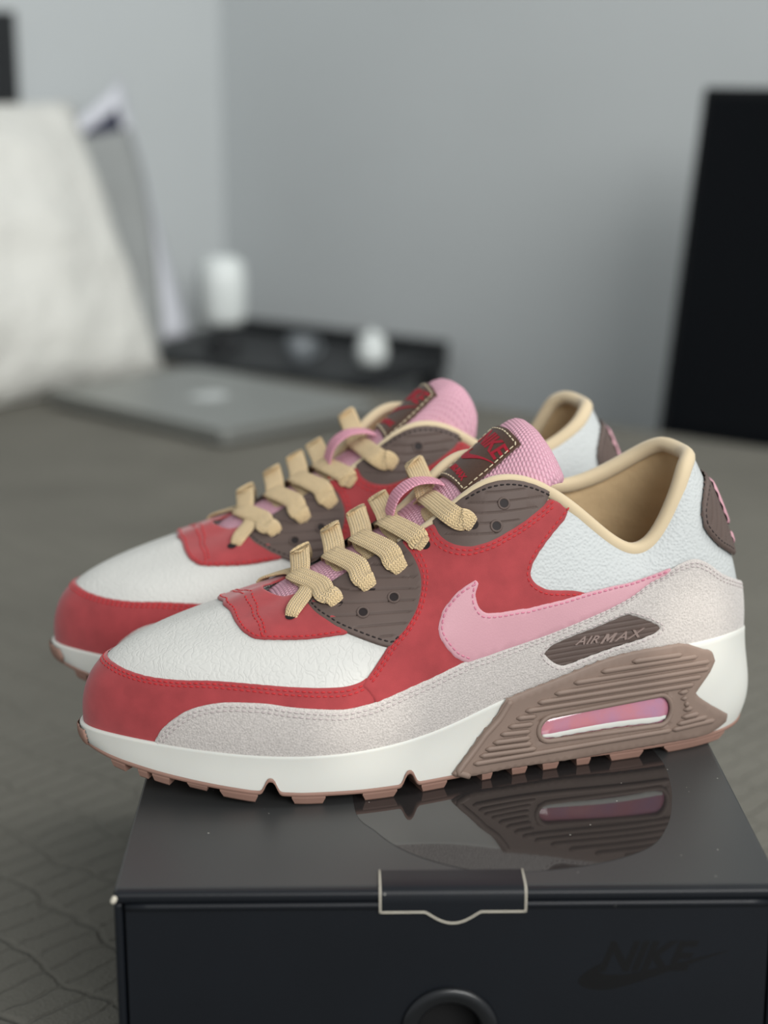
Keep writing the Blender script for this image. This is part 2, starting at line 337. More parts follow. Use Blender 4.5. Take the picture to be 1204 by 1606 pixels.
# ------------------------------------------------------------------ shoe box
SB = empty('shoe_box', (0, 0, 0)); tag(SB, 'black cardboard shoe box under the sneakers', 'box')
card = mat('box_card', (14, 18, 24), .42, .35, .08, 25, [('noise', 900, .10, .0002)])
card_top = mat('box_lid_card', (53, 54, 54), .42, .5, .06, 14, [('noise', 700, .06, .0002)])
def specks(m):      # scattered dust specks
    nt = m.node_tree; N = nt.nodes; L = nt.links; p = N['Principled BSDF']; old = p.inputs['Base Color'].links[0].from_socket
    tc = N.new('ShaderNodeTexCoord'); v = N.new('ShaderNodeTexVoronoi'); v.inputs['Scale'].default_value = 210; L.new(tc.outputs['Object'], v.inputs['Vector'])
    sp = N.new('ShaderNodeSeparateColor'); L.new(v.outputs['Color'], sp.inputs[0])
    r = N.new('ShaderNodeMath'); r.operation = 'MULTIPLY'; r.inputs[1].default_value = .075; L.new(sp.outputs[0], r.inputs[0])
    l = N.new('ShaderNodeMath'); l.operation = 'LESS_THAN'; L.new(v.outputs['Distance'], l.inputs[0]); L.new(r.outputs[0], l.inputs[1])
    g = N.new('ShaderNodeMath'); g.operation = 'GREATER_THAN'; g.inputs[1].default_value = .8; L.new(sp.outputs[1], g.inputs[0])
    q = N.new('ShaderNodeMath'); q.operation = 'MULTIPLY'; L.new(l.outputs[0], q.inputs[0]); L.new(g.outputs[0], q.inputs[1])
    mx = N.new('ShaderNodeMixRGB'); mx.inputs[2].default_value = lin(176, 174, 166); L.new(q.outputs[0], mx.inputs[0]); L.new(old, mx.inputs[1]); L.new(mx.outputs[0], p.inputs['Base Color'])
specks(card_top); specks(card)
gloss = mat('gloss_print', (40, 38, 38), .05, .6, .03, 30)
specks(gloss)
paper = mat('raw_card_edge', (206, 200, 184), .8, .2, .05, 300)
X0, X1 = -BOX_W/2, BOX_W/2
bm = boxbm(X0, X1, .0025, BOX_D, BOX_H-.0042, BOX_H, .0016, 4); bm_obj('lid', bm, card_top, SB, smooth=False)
bm = boxbm(X0, X1, -.0005, .006, BOX_H-.0052, BOX_H-.0003, .0019, 5); bm_obj('lid_fold', bm, card, SB, smooth=False, label='rounded front fold of the lid')
for x0, x1, nm in ((X0, X0+.0036, 'side_wall'), (X1-.0036, X1, 'side_wall')):
    bm = boxbm(x0, x1, .0012, BOX_D, 0, BOX_H-.0055, .0014, 4); bm_obj(nm, bm, card, SB)
bm = boxbm(X0, X1, BOX_D-.003, BOX_D, 0, BOX_H-.005); bm_obj('back_wall', bm, card, SB)
bm = boxbm(X0+.004, X1-.004, .004, BOX_D-.004, .0, .003); bm_obj('box_bottom', bm, card, SB)
# front panel with a round thumb hole
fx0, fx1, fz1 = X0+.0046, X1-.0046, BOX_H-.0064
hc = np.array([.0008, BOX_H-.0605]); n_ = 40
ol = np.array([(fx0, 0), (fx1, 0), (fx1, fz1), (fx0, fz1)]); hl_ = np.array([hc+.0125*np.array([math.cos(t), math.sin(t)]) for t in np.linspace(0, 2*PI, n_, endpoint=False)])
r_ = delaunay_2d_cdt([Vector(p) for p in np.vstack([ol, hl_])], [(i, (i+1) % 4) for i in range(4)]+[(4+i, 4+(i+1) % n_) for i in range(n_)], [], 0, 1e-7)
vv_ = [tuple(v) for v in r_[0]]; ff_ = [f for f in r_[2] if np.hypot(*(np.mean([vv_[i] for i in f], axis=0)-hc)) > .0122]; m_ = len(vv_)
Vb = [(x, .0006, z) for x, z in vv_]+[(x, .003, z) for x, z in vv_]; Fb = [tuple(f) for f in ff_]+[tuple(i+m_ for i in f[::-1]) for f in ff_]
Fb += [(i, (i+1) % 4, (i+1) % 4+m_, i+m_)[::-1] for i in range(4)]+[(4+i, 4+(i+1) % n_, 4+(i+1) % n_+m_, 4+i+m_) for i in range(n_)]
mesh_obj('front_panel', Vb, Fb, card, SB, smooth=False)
Vt, Ft, _ = tube(np.array([(x, .0008, fz1-.0002) for x in np.linspace(fx0, fx1, 30)]), .0017, 10); mesh_obj('front_panel_fold', Vt, Ft, card, SB, label='rounded top fold of the front panel')
gr = np.array([(hc[0]+.0158*math.cos(t), -.0001, hc[1]+.0158*math.sin(t)) for t in np.linspace(0, 2*PI, 56, endpoint=False)])
Vt, Ft, _ = tube(gr, .0034, 12, up=(0, 1, 0), closed=True); Vt = [(x, y*.55, z) for x, y, z in Vt]
mesh_obj('thumb_hole_ring', Vt, Ft, mat('ring_plastic', (20, 22, 25), .3, .5), SB, label='black plastic ring round the thumb hole')
bm = boxbm(hc[0]-.03, hc[0]+.03, .012, .013, hc[1]-.03, hc[1]+.03); bm_obj('inner_flap', bm, mat('inner_dark', (8, 8, 9), .8), SB)
# tuck tab over the front edge
def tab_sheet():
    w = .0278; cx_ = .0015; rows = []
    prof = [(.0155, BOX_H+.0006), (.008, BOX_H+.0007), (.0022, BOX_H+.0007), (.0004, BOX_H+.0003), (-.0006, BOX_H-.0005), (-.0011, BOX_H-.0018), (-.0012, BOX_H-.0050), (-.0012, BOX_H-.0088)]
    nx = 60; V = []; xs = np.linspace(-w, w, nx)
    for i, (y, z) in enumerate(prof):
        for x in xs:
            zz = z; xx = x
            if i == len(prof)-1:
                q = abs(x); zz -= .0047*(math.cos(q/.0105*PI/2) if q < .0105 else 0)*1.0
            V.append((cx_+xx, y, zz))
    n = len(V); F = []
    for i in range(len(prof)-1):
        for j in range(nx-1): F.append((i*nx+j, (i+1)*nx+j, (i+1)*nx+j+1, i*nx+j+1))
    V2 = []
    for i, (y, z) in enumerate(prof):
        p = prof[max(i-1, 0)]; q = prof[min(i+1, len(prof)-1)]; d = np.array([q[0]-p[0], q[1]-p[1]]); d /= np.linalg.norm(d); nn = np.array([d[1], -d[0]])
        if nn@np.array([-1, 1]) > 0: nn = -nn
        for j in range(nx): x, yy, zz = V[i*nx+j]; V2.append((x, yy+nn[0]*.0005, zz+nn[1]*.0005))
    F2 = [tuple(k+n for k in f[::-1]) for f in F]
    o = mesh_obj('tuck_tab', V+V2, F+F2, card, SB, smooth=True, label='tuck tab folded over the front edge')
    ring = [(0*nx+j) for j in range(nx)][::-1]; left = [i*nx for i in range(len(prof))]; right = [i*nx+nx-1 for i in range(len(prof))]; bot = [(len(prof)-1)*nx+j for j in range(nx)]
    path = [V[k] for k in left[::1]]+[V[k] for k in bot[1:-1]]+[V[k] for k in right[::-1]]
    Vt, Ft, _ = tube(np.array(path), .00033, 6); mesh_obj('paper_edge', Vt, Ft, paper, o, label='pale raw card edge')
tab_sheet()
bm = bmesh.new(); bmesh.ops.create_icosphere(bm, subdivisions=2, radius=1, matrix=Matrix.Translation((X0+.0006, .0004, BOX_H-.0032)) @ Matrix.Rotation(.6, 4, 'Y') @ Matrix.Diagonal((.0013, .0014, .0022, 1)))
bm_obj('worn_corner', bm, paper, SB, smooth=True, label='worn pale cardboard corner')

# ------------------------------------------------------------------ shoe form: smooth surfaces in shoe space
# ---------------------------------------------------------------- upper surface (mm, x heel->toe, y lateral+, z up)
LAT=np.array([ # Bx By Bz   Tx Ty Tz   o1 h1   p2x p2y p2z (offset of P2 from T)
 [2.5,0,44,   30,0,131,    1,30,  -14,0,-26],
 [5,12,46,    32,11,131.5, 1,30,  -12,5,-26],
 [14,25,49,   36,19,130,   1,28,  -8,8,-26],
 [30,34,49.5,   42,25,124,   2,24,  -5,9,-24],
 [52,38.5,49,52,29,106,  2,20,  -3,9,-18],
 [80,41,47.5,   68,31,94,    2,16,   2,8,-14],
 [108,42.5,40.5,90,30,109,   3,24,   3,8,-22],
 [134,45,34,  112,28,125,  4,34,   4,10,-30],
 [158,49,27,  136,26,127,  5,40,   5,12,-32],
 [182,53,22.5,160,20,109,  5,38,   6,14,-22],
 [205,54,20.5,183,16,96,   5,36,   8,16,-13],
 [232,51,20.5,204,13,84,   5,36,  13,20,-8],
 [258,43,22,  217,11,79,   4,38,  24,20,-10],
 [282,30,23.5,222,8.5,78.5,4,39,  38,16,-15],
 [300,15,24,  225.5,4.5,79.5,4,40, 46,9,-19],
 [309,0,24,   227,0,80,    4,40,  50,0,-20]],float)
MB=np.array([[5,-12,46],[14,-25,49],[30,-33,49.5],[52,-36.5,49],[80,-37,47.5],[108,-36.5,41],[134,-38,35],[158,-41,29],
 [182,-45,25],[205,-49,22],[232,-51.5,21],[258,-47,22],[282,-35,23.5],[300,-18,24]],float)
def ring():
    med=LAT[1:-1].copy(); med[:,0:3]=MB; med[:,4]*=-1; med[:,9]*=-1
    med[:,5]+=np.array([0,0,2,14,19,3,0,0,0,0,0,0,0,0])
    return np.concatenate([LAT,med[::-1]])
class PSpline: # periodic cubic spline
    def __init__(s,t,Y,per):
        n=len(t); h=np.diff(np.append(t,t[0]+per)); A=np.zeros((n,n)); r=np.zeros((n,Y.shape[1]))
        for i in range(n):
            a=(i-1)%n; b=(i+1)%n
            A[i,a]+=h[a]; A[i,i]+=2*(h[a]+h[i]); A[i,b]+=h[i]
            r[i]=6*((Y[b]-Y[i])/h[i]-(Y[i]-Y[a])/h[a])
        s.M=np.linalg.solve(A,r); s.t=t; s.Y=Y; s.h=h; s.per=per; s.n=n
    def __call__(s,x):
        x=np.mod(np.asarray(x,float)-s.t[0],s.per)+s.t[0]
        i=np.clip(np.searchsorted(s.t,x,side='right')-1,0,s.n-1); j=(i+1)%s.n
        h=s.h[i][:,None]; a=(s.t[i]+s.h[i]-x)[:,None]; b=(x-s.t[i])[:,None]
        return s.M[i]*a**3/(6*h)+s.M[j]*b**3/(6*h)+(s.Y[i]/h-s.M[i]*h/6)*a+(s.Y[j]/h-s.M[j]*h/6)*b
RING=ring(); NL=len(LAT)
def _t():
    B=RING[:,:2]; d=np.linalg.norm(np.roll(B,-1,0)-B,axis=1); c=np.concatenate([[0],np.cumsum(d)])
    k=NL-1; t=np.where(np.arange(len(RING))<=k, c[:-1]/c[k], 1+(c[:-1]-c[k])/(c[-1]-c[k])); return t
TS=_t()
# plan outward normal per station
def _out():
    B=RING[:,:2]; T=np.roll(B,-1,0)-np.roll(B,1,0); n=np.stack([T[:,1],-T[:,0]],1); n/=np.linalg.norm(n,axis=1)[:,None]
    # orientation: lateral side must be +y
    if n[6,1]<0: n=-n
    return n
NO=_out()
_B=RING[:,0:3]; _T=RING[:,3:6]
_P1=_B+np.concatenate([NO*RING[:,6:7],RING[:,7:8]],1); _P2=_T+RING[:,8:11]
CS=PSpline(TS,np.concatenate([_B,_P1,_P2,_T],1),2.0)
def S(s,v):
    s=np.atleast_1d(np.asarray(s,float)); v=np.atleast_1d(np.asarray(v,float))[:,None]
    c=CS(s); w=1-v
    return c[:,0:3]*w**3+3*c[:,3:6]*w*w*v+3*c[:,6:9]*w*v*v+c[:,9:12]*v**3
def SN(s,v):
    e=1e-3
    a=S(np.asarray(s)+e,v)-S(np.asarray(s)-e,v); b=S(s,np.asarray(v)+e)-S(s,np.asarray(v)-e)
    n=np.cross(a,b); n/=np.linalg.norm(n,axis=1)[:,None]+1e-12
    return n*SGN
SGN=1.0
_n=SN([0.4],[0.3]); SGN=1.0 if _n[0,1]>0 else -1.0
# ---------------------------------------------------------------- midsole wall: feather line -> ground edge
def zbot(x):
    return np.interp(x,[-10,60,200,225,245,262,280,295,312],[5,4.5,4.5,5,6.5,9,11.5,14,17.5])
_PO=np.interp  # flare of the ground edge outside the feather line, by x
def M(s,v):
    """midsole wall: v=0 feather line .. v=1 ground edge"""
    s=np.atleast_1d(np.asarray(s,float)); v=np.atleast_1d(np.asarray(v,float))
    B=CS(s)[:,0:3]; e=1e-3
    t=CS(s+e)[:,0:2]-CS(s-e)[:,0:2]; n=np.stack([t[:,1],-t[:,0]],1); n/=np.linalg.norm(n,axis=1)[:,None]
    n*=MSG
    x=B[:,0]
    ob=np.interp(x,[2,15,40,80,140,200,260,300,310],[2,3,4.2,4.8,5,4.8,4.2,2.5,0.5])
    om=np.interp(x,[2,15,40,80,140,200,260,300,310],[10,8.5,6,5,4.8,4.4,4,3.2,2.6])
    zb=zbot(x)
    def off(o,z): return np.stack([B[:,0]+n[:,0]*o,B[:,1]+n[:,1]*o,z],1)
    h=B[:,2]-zb
    P0=off(np.full_like(x,3.0),B[:,2]+1.0); P1=off(np.full_like(x,3.0),B[:,2]-.38*h); P2=off(om,zb+.34*h); P3=off(ob,zb)
    v=v[:,None]; w=1-v
    return P0*w**3+3*P1*w*w*v+3*P2*w*v*v+P3*v**3
MSG=1.0
_b=CS(np.array([.5]));_t=CS(np.array([.501]))[:,0:2]-CS(np.array([.499]))[:,0:2]
if -_t[0,0]<0: MSG=-1.0
def NRM(f,s,v,e=1e-3):
    s=np.atleast_1d(np.asarray(s,float)); v=np.atleast_1d(np.asarray(v,float))
    a=f(s+e,v)-f(s-e,v); b=f(s,v+e)-f(s,v-e); n=np.cross(a,b); return n/(np.linalg.norm(n,axis=1)[:,None]+1e-12)
# ---------------------------------------------------------------- tongue: a along (0 throat .. 1 top edge), b across in mm
_KA=np.array([[234,70],[226,77],[217,82],[204,87.5],[183,97],[160,111],[143,122],[128,134],[118,143],[112,147],[107,147.5],[103,144],[100,138]],float)
_kd=np.concatenate([[0],np.cumsum(np.linalg.norm(np.diff(_KA,axis=0),axis=1))]); _kd/=_kd[-1]
def K(a,b):
    a=np.atleast_1d(np.asarray(a,float)); b=np.atleast_1d(np.asarray(b,float))
    # smooth the centre line with a short average
    x=0;z=0
    for d in (-.03,-.015,0,.015,.03):
        x=x+np.interp(a+d,_kd,_KA[:,0])/5; z=z+np.interp(a+d,_kd,_KA[:,1])/5
    t=np.clip((a-.3)/.35,0,1); d=b+7*t; d=np.where(d<-8,-8+(d+8)*(1+1.2*t),d)
    drop=np.interp(a,[0,.4,.7],[.012,.016,.010])*d*d+8e-6*t*d**4
    return np.stack([x-b*b*.006*np.clip(a,0,1),b,z+1.0*t-drop],1)

# outlines of the panels as (position around the shoe, height up the surface)
BAKED = """{"vamp_edge":[[1.0323,0.3797],[1.0043,0.3902],[0.9783,0.368],[0.9516,0.3451],[0.9157,0.3339],[0.8673,0.3384],[0.8242,0.3508],[0.769,0.3435],[0.7153,0.3227],[0.6871,0.309],[0.6552,0.2977],[0.6367,0.3052],[0.6294,0.3194]],"saddle_front":[[0.6294,0.3194],[0.62,0.362],[0.6086,0.4277],[0.6008,0.4655],[0.5907,0.5001],[0.5812,0.5616],[0.5785,0.6123],[0.578,0.6746],[0.5803,0.7283],[0.5858,0.782],[0.5942,0.8536],[0.6046,0.9281],[0.6136,1.0079]],"saddle_mid":[[0.5813,0.9856],[0.5694,0.9689],[0.5609,0.8973],[0.5506,0.8401],[0.5389,0.7963],[0.5258,0.7644],[0.5134,0.7483],[0.4935,0.7512],[0.4748,0.7818],[0.4559,0.8297],[0.4365,0.9032],[0.424,0.9627]],"saddle_rear":[[0.4185,0.9816],[0.4046,0.9839],[0.3891,0.9731],[0.398,0.9116],[0.4099,0.8311],[0.4218,0.7465],[0.4309,0.6686],[0.4333,0.6221],[0.4325,0.5983],[0.4254,0.5647],[0.4096,0.5411],[0.3933,0.5402],[0.362,0.5647],[0.3378,0.5941]],"seam":[[0.6338,0.2894],[0.6155,0.2054]],"suede_top":[[0.8853,-0.014],[0.8829,0.021],[0.8739,0.0733],[0.8603,0.1261],[0.8409,0.1848],[0.8155,0.2252],[0.7897,0.2435],[0.7508,0.2468],[0.7219,0.2324],[0.684,0.214],[0.6528,0.2002],[0.6312,0.2029],[0.6159,0.207],[0.5983,0.2182],[0.5703,0.2327],[0.5411,0.2398],[0.5052,0.2513],[0.4808,0.2576],[0.4656,0.2561],[0.4276,0.2757],[0.3904,0.3144],[0.3545,0.3775],[0.3189,0.4652],[0.2818,0.5742],[0.2491,0.6619],[0.2172,0.6529],[0.191,0.6333],[0.1647,0.5884],[0.1481,0.5413],[0.131,0.4766],[0.1063,0.3768],[0.0708,0.2981]],"swoosh":[[0.506,0.5917],[0.5118,0.5848],[0.5247,0.5703],[0.5367,0.5374],[0.544,0.4992],[0.5451,0.433],[0.5392,0.3848],[0.5278,0.3303],[0.5138,0.2793],[0.4997,0.2478],[0.4921,0.2369],[0.4646,0.24],[0.4259,0.2564],[0.389,0.293],[0.3531,0.3549],[0.3175,0.4393],[0.2804,0.5449],[0.2484,0.6313],[0.2172,0.6288],[0.2079,0.6407],[0.2128,0.6727],[0.2574,0.7198],[0.2995,0.6782],[0.3357,0.5965],[0.3779,0.5001],[0.4208,0.442],[0.4301,0.4368],[0.4594,0.4271],[0.48,0.4339],[0.4898,0.4509],[0.4986,0.4906],[0.5024,0.5303],[0.5017,0.5606],[0.5018,0.5768]],"badge":[[0.3853,0.1963],[0.3774,0.2361],[0.3542,0.2777],[0.3205,0.3329],[0.2808,0.4094],[0.2664,0.3909],[0.2448,0.3178],[0.2251,0.2355],[0.2198,0.1992],[0.2246,0.1735],[0.2473,0.1444],[0.2847,0.1265],[0.3288,0.1021],[0.3515,0.0929],[0.3646,0.1166],[0.3772,0.1607]],"badge_text":[[0.3451,0.2056],[0.3056,0.1917],[0.3037,0.1667],[0.2482,0.1433],[0.3482,0.2692],[0.3089,0.293]],"heel_tab":[[0.0328,0.8734],[0.0589,0.8597],[0.0937,0.8205],[0.1147,0.772],[0.1225,0.7051],[0.1207,0.6548],[0.1066,0.5709],[0.0894,0.5044],[0.0585,0.4305]],"throat_piece":[[0.9717,0.875],[0.9263,0.8347],[0.864,0.7545],[0.8217,0.6761],[0.7953,0.6264],[0.7533,0.5949],[0.712,0.5659],[0.674,0.5475],[0.6627,0.5438],[0.6532,0.5673],[0.6896,0.6826],[0.7166,0.791],[0.7411,0.8987]],"eyestay_low":[[0.7613,0.921],[0.7425,0.8419],[0.7162,0.7235],[0.6943,0.6442],[0.6759,0.5836],[0.6433,0.5037],[0.6064,0.4313],[0.5945,0.4447],[0.5809,0.4911],[0.5722,0.559],[0.5738,0.6675],[0.5807,0.7673],[0.5915,0.8674],[0.608,0.9696]],"eyestay_up":[[0.5321,0.9598],[0.5084,0.9588],[0.4846,0.963],[0.46,0.9604],[0.438,0.9604],[0.423,0.9613],[0.4324,0.8902],[0.4543,0.8135],[0.4732,0.7651],[0.4923,0.7341],[0.5123,0.7304],[0.5267,0.7479],[0.5425,0.7865],[0.5608,0.8653],[0.5721,0.9498],[0.5537,0.9592],[0.5396,0.9571]],"lace_holes":[[0.7566,0.7519],[0.684,0.7375],[0.6412,0.7568],[0.6038,0.797],[0.5778,0.8798],[0.5192,0.8435]],"low_dots":[[0.6092,0.6642],[0.6455,0.6307]],"up_dots":[[0.4838,0.9008],[0.4899,0.807]],"low_ridge":[[0.7176,0.8022],[0.5807,0.667],[0.6884,0.6619],[0.5815,0.5931],[0.6758,0.5926],[0.5864,0.5266]],"up_ridge":[[0.5287,0.8441],[0.4573,0.8911],[0.5351,0.8],[0.4786,0.7907]],"clip":[[0.4349,0.005],[0.4133,0.0271],[0.391,0.0155],[0.3618,-0.0019],[0.3389,-0.0057],[0.3125,-0.0072],[0.268,0.0016],[0.2229,-0.01],[0.1875,0.0113],[0.1571,0.0456],[0.1425,0.0884],[0.136,0.1886],[0.1455,0.3004],[0.1605,0.4239],[0.1663,0.477],[0.1556,0.5616],[0.1374,0.6695],[0.1141,0.7975],[0.1155,0.8833],[0.1314,0.9371],[0.1521,0.9699],[0.2107,0.9701],[0.2839,0.9836],[0.3559,1.0091],[0.4259,1.0064],[0.4974,1.0443],[0.5136,0.9101],[0.5046,0.7573],[0.4731,0.3428],[0.4519,0.1677],[0.4357,0.0506]],"window_axis":[[0.3741,0.5433],[0.2201,0.5901]],"window_edge":[[0.3911,0.5195],[0.3833,0.3807],[0.3383,0.4265],[0.2217,0.4506],[0.2033,0.5587],[0.2166,0.7184],[0.3563,0.7176],[0.3792,0.6932]],"mid_bottom":[[0.9658,0.2913],[0.9365,0.7003],[0.9065,0.8878],[0.8764,0.9374],[0.8351,0.9131],[0.8038,0.9333],[0.7733,0.9803],[0.7506,0.9364],[0.7391,0.5576],[0.7242,0.8807],[0.6827,0.937],[0.6364,0.9354],[0.5885,0.914],[0.5715,0.6856],[0.5593,0.9153],[0.52,0.9303]],"tip_seam":[[0.9895,0.951],[0.8975,0.9015],[0.819,0.7863],[0.7865,0.6688]],"label":[[0.8392,-15.0],[0.8672,14.21],[0.658,12.14],[0.6281,-14.5]],"tongue_pts":[[0.8993,19.24],[0.9363,27.99],[0.5226,-12.5],[0.6082,0.06]],"rib0":[[0.4222,0.2665],[0.3935,0.3224]],"rib1":[[0.4341,0.3482],[0.416,0.3835],[0.3981,0.4128]],"rib2":[[0.4455,0.4235],[0.4238,0.469],[0.4021,0.5045]],"rib3":[[0.4563,0.517],[0.4383,0.5498],[0.4202,0.5753],[0.4023,0.5955]],"rib4":[[0.4674,0.5906],[0.4507,0.6219],[0.4338,0.6476],[0.4171,0.6679],[0.4003,0.6842]],"rib5":[[0.4759,0.6778],[0.4596,0.7036],[0.4431,0.7253],[0.4267,0.7422],[0.4104,0.7553],[0.3941,0.7657]],"rib6":[[0.4853,0.7872],[0.4686,0.8025],[0.4519,0.815],[0.4352,0.8244],[0.4185,0.8305],[0.4018,0.8342],[0.3853,0.8363],[0.3688,0.8374],[0.3523,0.838],[0.3359,0.8383],[0.3196,0.8381],[0.3032,0.8374],[0.2867,0.836],[0.2702,0.8338],[0.2535,0.831],[0.2367,0.828],[0.2197,0.8254],[0.2025,0.824]],"rib7":[[0.194,0.4344],[0.1783,0.4268]],"rib8":[[0.1902,0.5004],[0.1798,0.4999]],"rib9":[[0.1854,0.5668],[0.1782,0.5644]],"rib10":[[0.1863,0.624],[0.172,0.6193]],"rib11":[[0.1889,0.7028],[0.1621,0.6934]],"rib12":[[0.1952,0.7689],[0.1729,0.7562],[0.1501,0.7483]],"rib13":[[0.2025,0.824],[0.1815,0.8134],[0.1601,0.8066],[0.1378,0.8064]],"rib14":[[0.2615,0.0452],[0.2436,0.0503],[0.2255,0.052],[0.2071,0.0526],[0.1885,0.0544]],"rib15":[[0.3046,0.0608],[0.2879,0.0789],[0.271,0.0903],[0.254,0.0958],[0.2368,0.0972],[0.2194,0.0965],[0.2018,0.0955],[0.1839,0.0961],[0.1658,0.0993]],"rib16":[[0.3422,0.0731],[0.3251,0.1006],[0.308,0.1244],[0.2908,0.1429],[0.2736,0.1551],[0.2562,0.1611],[0.2386,0.1628],[0.2207,0.1623],[0.2027,0.1615],[0.1844,0.1623],[0.1658,0.1658],[0.1465,0.173]],"rib17":[[0.3686,0.1148],[0.3522,0.1406],[0.3357,0.1657],[0.3193,0.1883],[0.3028,0.2073],[0.2863,0.2215],[0.2697,0.2299],[0.2529,0.2334],[0.2359,0.2336],[0.2188,0.2322],[0.2014,0.2309],[0.1838,0.2311],[0.1659,0.2339],[0.1475,0.24]],"rib18":[[0.3921,0.1532],[0.3758,0.178],[0.3596,0.202],[0.3434,0.2258],[0.3272,0.248],[0.3109,0.2673],[0.2947,0.2827],[0.2783,0.2933],[0.2618,0.2987],[0.2452,0.3005],[0.2284,0.2999],[0.2114,0.2988],[0.1941,0.2984],[0.1767,0.3],[0.159,0.3043]],"rib19":[[0.4096,0.2076],[0.3927,0.2337],[0.3759,0.2574],[0.3591,0.2802],[0.3424,0.3027],[0.3257,0.3234],[0.3089,0.3412],[0.2921,0.355],[0.2752,0.364],[0.2582,0.3681],[0.241,0.369],[0.2236,0.3681],[0.206,0.3672],[0.1882,0.3676],[0.1702,0.3704]]}"""
# ================================================================== SHOE GEOMETRY (mm; instanced twice, the far shoe mirrored)
def nrm(f, s, v):
    n = NRM(f, s, v); return n*SIGN[f]
SIGN = {}
SIGN[S] = 1.0 if NRM(S, [.4], [.3])[0, 1] > 0 else -1.0
SIGN[M] = 1.0 if NRM(M, [.4], [.5])[0, 1] > 0 else -1.0
SIGN[K] = 1.0 if NRM(K, [.6], [0])[0, 2] > 0 else -1.0
SURF = {'U': S, 'M': M, 'K': K}
DSC = {'U': np.array([420., 100.]), 'M': np.array([440., 45.]), 'K': np.array([165., 1.])}
SPEC = []          # (name, V, F, material, key, parent key, uv, kind, label)
def put(name, V, F, m, key=None, parent=None, uv=None, kind=None, label=None, smooth=True):
    SPEC.append((name, np.asarray(V, float), F, m, key, parent, uv, kind, label, smooth))
def smooth_loop(D, step, corner=50):
    D = np.asarray(D, float); n = len(D); cs = []
    for i in range(n):
        a = D[i]-D[i-1]; b = D[(i+1) % n]-D[i]
        ang = abs(math.degrees(math.atan2(a[0]*b[1]-a[1]*b[0], a@b)))
        if ang > corner: cs.append(i)
    if not cs: return resample(np.vstack([crom(D, 8, True), D[:1]]), step)[:-1]
    out = []
    for q in range(len(cs)):
        i, j = cs[q], cs[(q+1) % len(cs)]
        if j <= i: j += n
        seg = np.array([D[k % n] for k in range(i, j+1)])
        seg = resample(crom(seg, 8), step) if len(seg) > 2 else resample(seg, step)
        out.append(seg[:-1])
    return np.vstack(out)
def inside(P, loop):
    x, y = P[:, 0], P[:, 1]; c = np.zeros(len(P), bool); j = len(loop)-1
    for i in range(len(loop)):
        xi, yi = loop[i]; xj, yj = loop[j]
        if yi != yj:
            c ^= ((yi > y) != (yj > y)) & (x < (xj-xi)*(y-yi)/(yj-yi)+xi)
        j = i
    return c
def mind(P, Q, ch=1500):
    r = np.empty(len(P))
    for i in range(0, len(P), ch):
        r[i:i+ch] = np.sqrt(((P[i:i+ch, None, :]-Q[None])**2).sum(2).min(1))
    return r
def at(k, D, h=0.):
    """domain point(s) -> 3D at height h above the surface"""
    D = np.atleast_2d(D)/DSC[k]; f = SURF[k]
    return f(D[:, 0], D[:, 1])+nrm(f, D[:, 0], D[:, 1])*np.reshape(h, (-1, 1))
